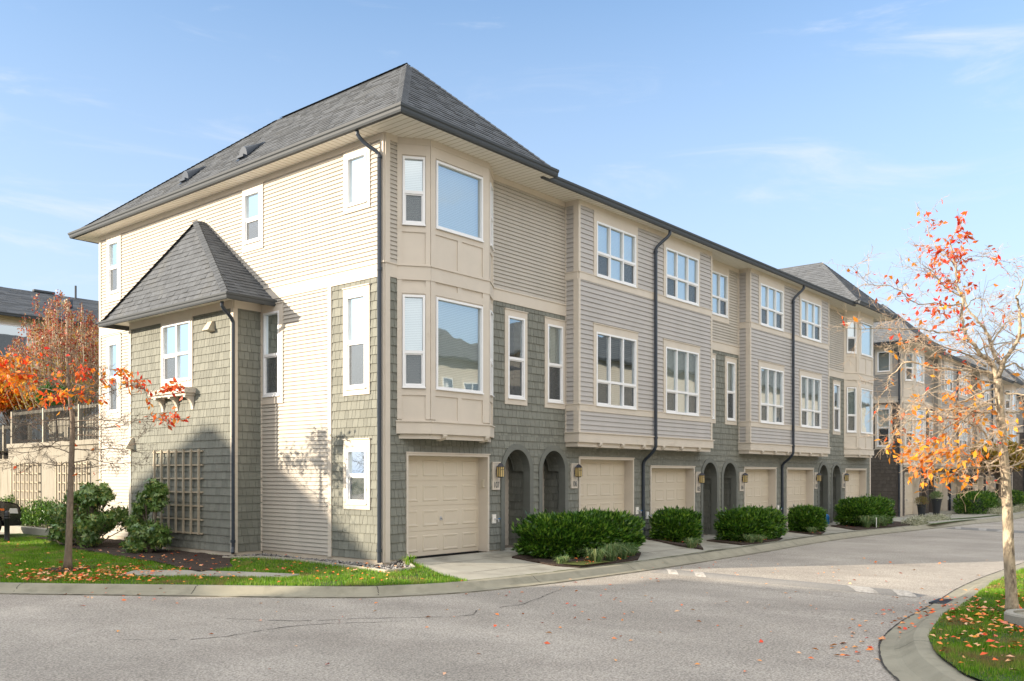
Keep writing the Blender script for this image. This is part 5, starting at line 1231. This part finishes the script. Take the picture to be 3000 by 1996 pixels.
def leafy_tree(name,loc,h,cr,ch,mat,label,n,trunk=.1,shape='round',L=.09,W=.03,group=None,cat='tree',zc=None):
    root=empty(name,loc,label=label,cat=cat,group=group)
    zc=zc or h-ch
    t=MB();t.tube(subd([(0,0,-.1),(.03,0,h*.3),(-.03,.03,h*.6),(0,0,h*.92)],1),[trunk*(1-.13*i) for i in range(6)],9);
    k=70 if shape!='upright' else 190;sp=[]
    for i in range(k):
        a=rng.uniform(0,6.28)
        if shape=='upright':
            rr=cr*math.sqrt(rng.random());z0=zc+rng.random()*ch*.35;H=ch*(1-.55*(rr/cr)**2)*rng.uniform(.75,1.05)
            p=[(rr*.25*math.cos(a),rr*.25*math.sin(a),z0*.85),(rr*.8*math.cos(a),rr*.8*math.sin(a),z0+H*.3),(rr*math.cos(a),rr*math.sin(a),z0+H*.75),(rr*1.03*math.cos(a),rr*1.03*math.sin(a),min(zc+H,h*1.0))]
            t.tube(p,[.02,.015,.012,.007],4,False);sp.append(p)
        else:
            u=Vector((math.cos(a),math.sin(a),rng.uniform(-.5,1))).normalized();e=Vector((u.x*cr,u.y*cr,zc+ch*.5+u.z*ch*.5))*1;s0=Vector((0,0,zc*.9+rng.random()*ch*.4))
            p=[s0,s0+(e-s0)*.5+Vector((0,0,.1)),e*1];t.tube(p,[.025,.015,.005],4,False);sp.append(p)
    t.build('trunk','bark_grey' if shape!='upright' else 'twig_pale',root,smooth=True)
    if shape=='upright':
        P=[];D=[]
        for p in sp:
            m=int(n/len(sp))
            for _ in range(m):
                q=rng.random()**.8*2.99;i=int(q);f=q-i;a=Vector(p[i]);b=Vector(p[i+1]);w=a+(b-a)*f+Vector([rng.gauss(0,.07) for _ in range(3)]);P.append(w);D.append((b-a).normalized()+Vector([rng.gauss(0,.6) for _ in range(3)]))
        P=np.array(P);D=np.array(D);D/=np.linalg.norm(D,axis=1,keepdims=True);m=len(P)
        lo=nr.random(m)<np.clip((zc+ch*.6-P[:,2])/(ch*.35),.08,.85)
        for q,mm in ((~lo,mat),(lo,'leaf_gold')):
            if q.sum(): npmesh('foliage',leafquads(P[q],D[q],rdir(q.sum()),nr.uniform(.6,1.2,q.sum())*L,nr.uniform(.8,1.2,q.sum())*W,.4),4,mm,root)
    else:
        C=[(Vector(p[-1])*.0+Vector((p[-1][0]*rng.uniform(.3,.95),p[-1][1]*rng.uniform(.3,.95),zc+ch*.5+(p[-1][2]-zc-ch*.5)*rng.uniform(.3,.95))),rng.uniform(.18,.32)*cr) for p in sp]
        m=n//len(C);P=np.concatenate([np.array(c)+rdir(m)*r*nr.random((m,1))**.5*np.array([1,1,.75]) for c,r in C]);u=P-np.array([0,0,zc+ch*.5]);u/=np.linalg.norm(u,axis=1,keepdims=True)
        npmesh('foliage',leafmass(P,u,L,W,.1,.35,1.3),4,mat,root)
    return root
TZ=2.6
leafy_tree('columnar_tree',(2.9,20.8,TZ),5.8,2.0,5.2,'leaf_plum','upright tree with plum red leaves and pale shoots rising behind the railing',15000,shape='upright',L=.10,W=.028,zc=.5)
leafy_tree('maple_tree',(2.2,24.0,TZ),4.4,1.5,3.6,'leaf_maple','bright orange maple at the left edge behind the railing',26000,L=.12,W=.045,zc=.5)
leafy_tree('round_conifer',(1.35,18.1,TZ),2.35,.6,1.3,'conifer','small bright green conifer between the orange maple and the plum tree',14000,L=.07,W=.014,zc=1.05,trunk=.05)
leafy_tree('young_tree',(45.2,-1.6,-.45),4.2,1.7,2.4,'leaf_gold','young street tree with olive and gold leaves in front of the brown townhouse',9000,L=.16,W=.05,zc=1.9,trunk=.11)
leafy_tree('young_tree',(55.5,-1.8,-.5),4.4,1.8,2.4,'leaf_gold','farther olive-leaved street tree, right of the pale trunk',7000,L=.18,W=.06,zc=2.0,trunk=.12)
# hedge in the planter behind the parking kerb
r=empty('low_hedge',(.35,15.6,-.1),label='low green hedge growing against the old wall with trellises',cat='hedge')
n=9000;P=np.column_stack([nr.normal(-.05,.16,n),nr.uniform(-3.1,4.6,n),np.zeros(n)]);H=.62+.22*np.sin(P[:,1]*2.1)+.12*np.sin(P[:,1]*5.3+1)
P[:,2]=.12+H*nr.random(n)**.7+np.where(nr.random(n)<.05,.14,0);u=rdir(n,.2);u[:,0]-=.5;npmesh('foliage',leafmass(P,u,.11,.016,.9),4,'laurel',r)
st=MB()
for i in range(26): y=-3+i*.29;st.tube([(0,y,0),(rng.uniform(-.05,.05),y+.04,.5)],[.012,.006],5)
st.build('stems','twig_grey',r)
pk=MB();pk.box(-.42,-.22,12.5,20.6,-.2,.09);pk.box(-.22,.5,12.5,12.7,-.2,.09)
tag(pk.build('planter_kerb','concrete',bevel=.015),'long grey concrete kerb holding the low hedge beside the parking space','kerb')
sheet('mulch_bed',[(-.22,12.7),(.5,12.7),(.5,20.6),(-.22,20.6)],lambda x,y:.0,'mulch',.6)
# retaining wall, railing and its trellises
w=MB();w.box(.5,.75,12.03,19.85,-.3,2.62);w.box(.44,.8,12.03,19.85,2.62,2.76);wall=w.build('retaining_wall','old_wall')
tag(wall,'pale stained boarded retaining wall running back from the townhouse','retaining wall')
w=MB();w.box(1.1,1.35,19.85,30,-.3,2.15);w.box(1.05,1.4,19.85,30,2.15,2.28);w.box(.75,1.1,19.7,19.85,-.3,2.6)
tag(w.build('retaining_wall','old_wall'),'lower darker stretch of retaining wall at the far left edge','retaining wall')
t=MB();t.poly([(.8,12.05,2.55),(.8,60,2.55),(40,60,2.55),(40,12.05,2.55)]);tag(t.build('terrace','soil_grass'),kind='structure')
def railing(x,y0,y1,z,h,label):
    r=empty('railing',(x,y0,z),label=label,cat='railing',group='railings on the retaining wall')
    L=y1-y0;m=MB();m.box(-.03,.03,0,L,h-.10,h-.0);m.box(-.025,.025,0,L,.03,.12);
    m.build('rail','weathered_wood',r)
    k=max(2,round(L/2.4))
    for i in range(k+1):
        p=MB();p.box(-.05,.05,i*L/k-.045,i*L/k+.045,0,h+.04);p.build('post','weathered_wood',r)
    b=MB();y=.09
    while y<L: b.box(-.05,-.03,y-.011,y+.011,.02,h+.08);y+=.10
    tag(b.build('balusters','black_iron',r),kind=None);return r
railing(.62,12.1,19.8,2.76,1.08,'dark baluster railing on top of the pale retaining wall')
railing(1.22,19.9,29,2.28,1.2,'lower railing stretch at the far left edge behind the car')
w=MB()
for i in range(56): w.box(2.1,2.13,12.1+i*.15,12.1+i*.15+.142,2.5,3.72)
w.box(2.06,2.1,12.1,20.5,2.75,2.85);w.box(2.06,2.1,12.1,20.5,3.45,3.55)
tag(w.build('board_fence','weathered_wood'),'pale board fence behind the dark balusters on the terrace','fence')
def wtrellis(y0,y1,label):
    r=MB();n=7
    for i in range(n): y=y0+.04+(y1-y0-.08)*i/(n-1);r.box(.40,.435,y-.025,y+.025,.15,2.12)
    for i in range(7): z=.3+i*.29;r.box(.435,.47,y0,y1,z-.02,z+.02)
    for z in (.5,1.9): r.box(.47,.5,(y0+y1)/2-.04,(y0+y1)/2+.04,z-.04,z+.04)
    tag(r.build('wall_trellis','lattice'),label,'trellis','trellises on the old wall')
wtrellis(13.7,15.9,'right timber trellis on the old wall, next to the townhouse siding');wtrellis(17.2,19.4,'left timber trellis on the old wall, above the car bonnet')
# ------------------------------------------------------------------ bollard, concrete ring
b=MB();b.lathe((0,0,0),[(.075,0),(.085,.02),(.075,.05),(.068,.07),(.068,.62),(.08,.63),(.08,.65),(.068,.66),(.068,.69),(.08,.70),(.08,.72),(.07,.73),(.07,.75),(.062,.80),(.04,.84),(.005,.855)],24)
o=b.build('bollard','black_iron',smooth=True);o.location=(-1.91,13.45,-.14);tag(o,'black ribbed metal bollard at the left edge in front of the car','bollard')
r=empty('concrete_ring',(.62,-11.15,-.16),label='round concrete manhole collar with a lid beside the right tree',cat='manhole')
m=MB();m.lathe((0,0,0),[(.40,-.1),(.40,.17),(.385,.19),(.30,.19),(.30,.15)],40);m.build('collar','concrete',r)
m=MB();m.lathe((0,0,0),[(.29,.12),(.29,.165),(.27,.17),(.01,.172)],40);m.build('lid','kerb',r)
# ------------------------------------------------------------------ parked car (nose towards +x)
def car(loc,label):
    r=empty('parked_car',loc,label=label,cat='car')
    Wd=.93
    prof=[(-4.55,.45),(-4.62,.75),(-4.55,1.0),(-4.35,1.12),(-4.1,1.62),(-3.8,1.72),(-2.2,1.74),(-1.75,1.64),(-1.15,1.14),(-.35,1.05),(-.12,.98),(-.02,.85),(.0,.62),(-.05,.42),(-.12,.34),(-4.4,.34)]
    tb=lambda x,z:(Wd-(.16 if z>1.15 else 0)-(.05 if z>1.0 else 0)-(.10*max(0,(x+.45)/.45)))
    b=MB()
    n=len(prof)
    for s in (-1,1):
        b.v.extend([(x,s*tb(x,z),z) for x,z in prof])
    for i in range(n):
        j=(i+1)%n;b.f.append((i,j,n+j,n+i))
    arch=lambda cx:[(cx-.42*math.cos(math.pi*i/10),.36+.42*math.sin(math.pi*i/10)) for i in range(11)]
    body=b
    for s,o in ((-1,0),(1,n)):
        low=[(-4.4,.34)]+arch(-3.75)+arch(-.92)+[(-.12,.34)]
        # side skin between lower outline (with wheel arches) and belt line
        xs=sorted(set([x for x,z in low]+[-4.62,-4.55,-4.3,-3,-2,-1.5,-.35,-.12,-.02]))
        def zl(x):
            for cx in (-3.75,-.92):
                if abs(x-cx)<.42: return .36+math.sqrt(max(0,.42**2-(x-cx)**2))
            return .34
        def zt(x): return min(1.12,.62+ .0) if False else (1.12 if x<-1.15 else 1.12-(x+1.15)*.12/.9 if x<-.2 else 1.0-(x+.2)*.6)
        for a,c in zip(xs[:-1],xs[1:]):
            za,zb=zl((a+c)/2-.0+(a-c)/2+1e-3),zl(c-1e-3)
            b.poly([(a,s*tb(a,.6),za),(c,s*tb(c,.6),zb),(c,s*(tb(c,.6)-.03),zt(c)),(a,s*(tb(a,.6)-.03),zt(a))])
        b.poly([(x,s*(Wd-.08),z) for x,z in [(-4.35,1.1),(-4.1,1.6),(-3.8,1.70),(-2.2,1.72),(-1.75,1.62),(-1.15,1.12)]][::s])
    bo=body.build('body','car_paint',r)
    g=MB()
    for s in (-1,1):
        for q in ([(-4.15,1.16),(-3.98,1.56),(-3.3,1.60),(-3.3,1.16)],[(-3.22,1.16),(-3.22,1.60),(-2.35,1.62),(-2.35,1.16)],[(-2.27,1.16),(-2.27,1.62),(-1.85,1.56),(-1.35,1.16)]):
            g.poly([(x,s*(Wd-.07),z) for x,z in q])
    g.poly([(-1.72,-.7,1.62),(-1.72,.7,1.62),(-1.2,.76,1.17),(-1.2,-.76,1.17)]);g.build('windows','car_paint',bo)
    for cx in (-3.75,-.92):
        for s in (-1,1):
            t=MB();pr=[(.22,-.11),(.34,-.11),(.365,-.08),(.37,0),(.365,.08),(.34,.11),(.22,.11)];k=36;o=0
            for (rr,w) in pr:
                for i in range(k):
                    a=2*math.pi*i/k;t.v.append((cx+rr*math.cos(a),s*(Wd-.12)+w,.37+rr*math.sin(a)))
            for i in range(len(pr)-1):
                for j in range(k): q=(j+1)%k;t.f.append((i*k+j,i*k+q,(i+1)*k+q,(i+1)*k+j))
            wh=t.build('wheel','tyre',r,smooth=True)
            a_=MB();y=s*(Wd-.12+.085)
            for i in range(5):
                a=2*math.pi*i/5+.3
                for da in (-.16,.16):
                    a_.hexa([(cx+.05*math.cos(a+da*2),y-.02,.37+.05*math.sin(a+da*2)),(cx+.05*math.cos(a+da*2),y+.02,.37+.05*math.sin(a+da*2)),(cx+.06*math.cos(a+da*2+.4),y+.02,.37+.06*math.sin(a+da*2+.4)),(cx+.06*math.cos(a+da*2+.4),y-.02,.37+.06*math.sin(a+da*2+.4)),
                             (cx+.235*math.cos(a+da),y-.02,.37+.235*math.sin(a+da)),(cx+.235*math.cos(a+da),y+.02,.37+.235*math.sin(a+da)),(cx+.235*math.cos(a+da+.1),y+.02,.37+.235*math.sin(a+da+.1)),(cx+.235*math.cos(a+da+.1),y-.02,.37+.235*math.sin(a+da+.1))])
            pts=[(cx+.235*math.cos(i*.1745),y,.37+.235*math.sin(i*.1745)) for i in range(37)];a_.tube(pts,.014,5)
            a_.build('rim','alloy',wh)
    for s in (-1,1):
        h=MB();h.hexa([(-.14,s*.50,.70),(.012,s*.50,.70),(-.10,s*.865,.70),(-.45,s*.905,.72),(-.16,s*.50,.86),(-.0,s*.50,.85),(-.12,s*.855,.85),(-.5,s*.90,.87)]);h.build('headlight','headlamp',r)
        h=MB();h.box(-.62,-.5,s*.905-.012,s*.905+.012,.80,.86);h.build('indicator','amber',r)
    h=MB()
    for z in (.5,.58,.66,.74,.82): h.box(-.02,.02,-.45,.45,z-.015,z+.015)
    h.build('grille','black_iron',r);h=MB();h.box(-.1,.03,-.8,.8,.36,.46);h.build('bumper','tyre',r);return r
car((-.92,15.9,-.14),'black car parked at the left edge, only its front wheel and nose in view')
# ------------------------------------------------------------------ neighbouring houses
def house(name,x0,x1,y0,y1,z0,ez,rz_,apex,wall,label,cat='house',wins=(),over=.5,group=None,belt=None):
    r=empty(name,((x0+x1)/2,(y0+y1)/2,z0),label=label,cat=cat,group=group);ox,oy=(x0+x1)/2,(y0+y1)/2
    h=ez-z0;a,b,c,d=x0-ox,x1-ox,y0-oy,y1-oy
    w=MB()
    for F,L in ((Fr((a,c,0),(1,0,0),(0,-1,0)),b-a),(Fr((b,d,0),(-1,0,0),(0,1,0)),b-a),(Fr((a,d,0),(0,-1,0),(-1,0,0)),d-c),(Fr((b,c,0),(0,1,0),(1,0,0)),d-c)): cover(w,F,0,L,0,h,[],'siding',e=.11)
    w.build('wall',wall,r)
    (p,q)=apex;p=Vector((p[0]-ox,p[1]-oy,rz_-z0));q=Vector((q[0]-ox,q[1]-oy,rz_-z0));o=over
    e=[Vector((a-o,c-o,h)),Vector((b+o,c-o,h)),Vector((b+o,d+o,h)),Vector((a-o,d+o,h))]
    m=MB()
    faces=[(e[0],e[1],q,p),(e[2],e[3],p,q),(e[1],e[2],q),(e[3],e[0],p)] if (q-p).x>abs((q-p).y) else [(e[3],e[0],p,q),(e[1],e[2],q,p),(e[0],e[1],p),(e[2],e[3],q)]
    for f_ in faces: roofplane(m,f_,e=.18,wid=(.4,.9))
    m.poly([v-Vector((0,0,.02)) for v in e]);m.build('roof','roofing',r)
    g=MB();gutterrun(g,[tuple(v) for v in (e[3],e[0],e[1],e[2],e[3])],.14,.1);g.build('gutter','gutter',r)
    t=MB()
    if belt:
        for z in belt:
            t.box(a-.03,b+.03,c-.03,d+.03,z-z0,z-z0+.25)
        t.build('belt_trim','trim',r)
    for (side,u0,u1,v0,v1,cols) in wins:
        F={'S':Fr((a,c,0),(1,0,0),(0,-1,0)),'N':Fr((b,d,0),(-1,0,0),(0,1,0)),'E':Fr((b,c,0),(0,1,0),(1,0,0))}[side]
        f=MB();F.box(f,u0-.1,u1+.1,v0-.1,v1+.1,0,.035);wt=f.build('window','trim',r)
        f=MB()
        F.box(f,u0,u0+.05,v0,v1,.03,.06);F.box(f,u1-.05,u1,v0,v1,.03,.06);F.box(f,u0+.05,u1-.05,v0,v0+.05,.03,.06);F.box(f,u0+.05,u1-.05,v1-.05,v1,.03,.06)
        for i in range(1,cols): x=u0+(u1-u0)*i/cols;F.box(f,x-.03,x+.03,v0+.05,v1-.05,.03,.058)
        f.build('frame','white_vinyl',wt)
        f=MB();f.poly([F.p(u0,v0,.042),F.p(u1,v0,.042),F.p(u1,v1,.042),F.p(u0,v1,.042)]);f.build('pane','glass_dark',wt)
    return r
m=MATS['glass'].copy();m.name='glass_dark';MATS['glass_dark']=m
for n_ in m.node_tree.nodes:
    if n_.type=='BSDF_TRANSPARENT': n_.inputs[0].default_value=(.05,.06,.07,1)
h=house('hillside_house',-6,20,28.0,37.0,2.4,8.57,10.6,((-2,32.5),(15.5,32.5)),'far_cream','slate roofed house standing on the terrace behind the plum tree at far left',wins=[('S',7.2,10.3,4.35,5.75,2)],over=.55)
hs=MB();
for x in (3.9,6.8): 
    v=MB();zz=10.6-2.4+.02;v.box(x-7-.5,x-7+.5,-.12,.12,zz-.02,zz+.1);v.build('ridge_vent','gutter',h,bevel=.03)
v=MB();v.tube([(8.2-7,-.3,7.9),(8.2-7,-.3,8.75)],.05,8);v.build('vent_pipe','gutter',h)
v=MB();x=-.35;v.box(x,x+.4,-2.7,-2.2,7.15,7.6);v.build('roof_vent','pipe',h,bevel=.08)
lb=MB();lb.box(-6-7,20-7,-4.56,-4.5,0,3.05);lb.build('lower_cladding','far_siding',h)
# houses out of frame: they throw the shadows on the street and show in the window panes
house('corner_house',-31,-24,16.6,26.2,-.2,8.3,12.25,((-27.3,22.5),(-27.3,22.9)),'siding','hip roofed house across the side street, left of the picture',over=.35)
house('corner_house',-28,-21,-26,11.0,-.3,8.25,9.95,((-24.5,-20),(-24.5,7)),'siding','long house across the side street, behind the camera',over=.4)
W_=[]
for k in range(19):
    u=3+k*5.1
    for v0 in (2.9,5.9):
        W_.append(('N',u,u+1.7,v0,v0+1.6,2));W_.append(('N',u+2.6,u+3.2,v0,v0+1.6,1))
house('opposite_row',-8,30,-32,-22.5,-.4,8.2,11.2,((-4,-27.2),(26,-27.2)),'trim','beige townhouse row across the street, seen mirrored in the nearest panes',cat='townhouse row',wins=W_[:14],over=.6,belt=(5.3,))
house('opposite_row',33,92,-32,-22.5,-.4,9.7,12.6,((37,-27.2),(88,-27.2)),'trim','second townhouse row across the street, seen mirrored in the middle panes',cat='townhouse row',wins=W_[:20],over=.6,belt=(5.3,))
# ------------------------------------------------------------------ camera, sun, sky
cam=bpy.data.cameras.new('camera');co=bpy.data.objects.new('camera',cam);COL.objects.link(co)
co.location=(-11.767,-13.223,1.71);co.rotation_euler=(R(90),0,R(40.2-90));cam.lens=2613/3000*36;cam.sensor_width=36;cam.shift_y=(1391-998)/3000
cam.clip_end=2000;cam.clip_start=.05;sc.camera=co
SD=Vector((1,-.66,-.355)).normalized()
sun=bpy.data.lights.new('sun','SUN');so_=bpy.data.objects.new('sun',sun);COL.objects.link(so_)
sun.energy=SUN_E;sun.angle=R(.6);sun.color=(1,.86,.68);so_.rotation_euler=SD.to_track_quat('-Z','Y').to_euler()
el=math.asin(-SD.z);az=math.atan2(-SD.x,-SD.y)   # azimuth of the sun from +Y, clockwise positive
wd=bpy.data.worlds.new('World');sc.world=wd;wd.use_nodes=True;nt=wd.node_tree;N=nt.nodes;L=nt.links
bg=N['Background'];sky=N.new('ShaderNodeTexSky');sky.sky_type='NISHITA';sky.sun_disc=False;sky.sun_elevation=el;sky.sun_rotation=az%(2*math.pi)
sky.air_density=SKY_A;sky.dust_density=SKY_D;sky.ozone_density=SKY_O;sky.altitude=0
tc=N.new('ShaderNodeTexCoord');mp=N.new('ShaderNodeMapping');mp.inputs['Scale'].default_value=(1,1,3.2);mp.inputs['Rotation'].default_value=(.1,.2,.6);mp.inputs['Location'].default_value=(.3,.0,.1)
n1=N.new('ShaderNodeTexNoise');n1.inputs['Scale'].default_value=2.1;n1.inputs['Detail'].default_value=7;n1.inputs['Roughness'].default_value=.55;n1.inputs['Distortion'].default_value=.4
L.new(tc.outputs['Generated'],mp.inputs[0]);L.new(mp.outputs[0],n1.inputs['Vector'])
mr=N.new('ShaderNodeMapRange');mr.inputs[1].default_value=.40;mr.inputs[2].default_value=.72;mr.inputs[4].default_value=.8;L.new(n1.outputs['Fac'],mr.inputs[0])
sx=N.new('ShaderNodeSeparateXYZ');L.new(tc.outputs['Generated'],sx.inputs[0])
mh=N.new('ShaderNodeMapRange');mh.inputs[1].default_value=.0;mh.inputs[2].default_value=.45;mh.inputs[3].default_value=1;mh.inputs[4].default_value=.28;L.new(sx.outputs[2],mh.inputs[0])
mm=N.new('ShaderNodeMath');mm.operation='MULTIPLY';L.new(mr.outputs[0],mm.inputs[0]);L.new(mh.outputs[0],mm.inputs[1])
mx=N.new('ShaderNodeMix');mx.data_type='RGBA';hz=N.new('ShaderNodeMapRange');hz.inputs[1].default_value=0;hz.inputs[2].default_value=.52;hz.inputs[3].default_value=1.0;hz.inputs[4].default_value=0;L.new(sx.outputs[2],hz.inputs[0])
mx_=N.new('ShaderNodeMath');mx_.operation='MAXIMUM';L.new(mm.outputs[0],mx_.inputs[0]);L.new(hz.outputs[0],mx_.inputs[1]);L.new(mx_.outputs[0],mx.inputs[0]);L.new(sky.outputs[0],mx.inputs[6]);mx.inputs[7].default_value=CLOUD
n2=N.new('ShaderNodeTexNoise');n2.inputs['Scale'].default_value=3.4;n2.inputs['Detail'].default_value=9;n2.inputs['Roughness'].default_value=.62;n2.inputs['Distortion'].default_value=.7
mp2=N.new('ShaderNodeMapping');mp2.inputs['Scale'].default_value=(1,.8,4.5);mp2.inputs['Rotation'].default_value=(.25,-.2,.3);L.new(tc.outputs['Generated'],mp2.inputs[0]);L.new(mp2.outputs[0],n2.inputs['Vector'])
w1=N.new('ShaderNodeMapRange');w1.interpolation_type='SMOOTHSTEP';w1.inputs[1].default_value=.52;w1.inputs[2].default_value=.78;w1.inputs[4].default_value=.75;L.new(n2.outputs['Fac'],w1.inputs[0])
wm=N.new('ShaderNodeMix');wm.data_type='RGBA';L.new(w1.outputs[0],wm.inputs[0]);L.new(mx.outputs[2],wm.inputs[6]);wm.inputs[7].default_value=(2.9,3.1,3.45,1);mx=wm
# unseen bright cloud added overhead and behind the camera to fill the shade
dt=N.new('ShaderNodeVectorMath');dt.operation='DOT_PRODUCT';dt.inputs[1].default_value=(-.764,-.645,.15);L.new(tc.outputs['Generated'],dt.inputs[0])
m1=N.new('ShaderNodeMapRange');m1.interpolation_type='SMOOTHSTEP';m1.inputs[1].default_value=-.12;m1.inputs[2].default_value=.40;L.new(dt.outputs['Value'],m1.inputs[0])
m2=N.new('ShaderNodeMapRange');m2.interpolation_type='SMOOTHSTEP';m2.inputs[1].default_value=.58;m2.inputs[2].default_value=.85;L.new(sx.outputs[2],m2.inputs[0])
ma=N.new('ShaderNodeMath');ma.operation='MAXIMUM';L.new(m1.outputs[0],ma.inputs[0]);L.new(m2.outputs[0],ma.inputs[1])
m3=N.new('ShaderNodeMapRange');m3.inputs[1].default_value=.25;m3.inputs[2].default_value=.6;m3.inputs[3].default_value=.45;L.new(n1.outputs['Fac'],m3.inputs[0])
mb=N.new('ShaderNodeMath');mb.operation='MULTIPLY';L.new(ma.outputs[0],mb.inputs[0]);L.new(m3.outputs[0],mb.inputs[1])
mv=N.new('ShaderNodeMix');mv.data_type='RGBA';L.new(mb.outputs[0],mv.inputs[0]);L.new(mx.outputs[2],mv.inputs[6]);mv.inputs[7].default_value=SKY_FILL
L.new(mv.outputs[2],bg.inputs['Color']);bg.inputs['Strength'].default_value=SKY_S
vs=sc.view_settings;vs.view_transform='Standard';vs.look='None';vs.gamma=1;vs.exposure=EXPO
sc.cycles.use_denoising=True
sc.cycles.max_bounces=6;sc.cycles.transparent_max_bounces=12
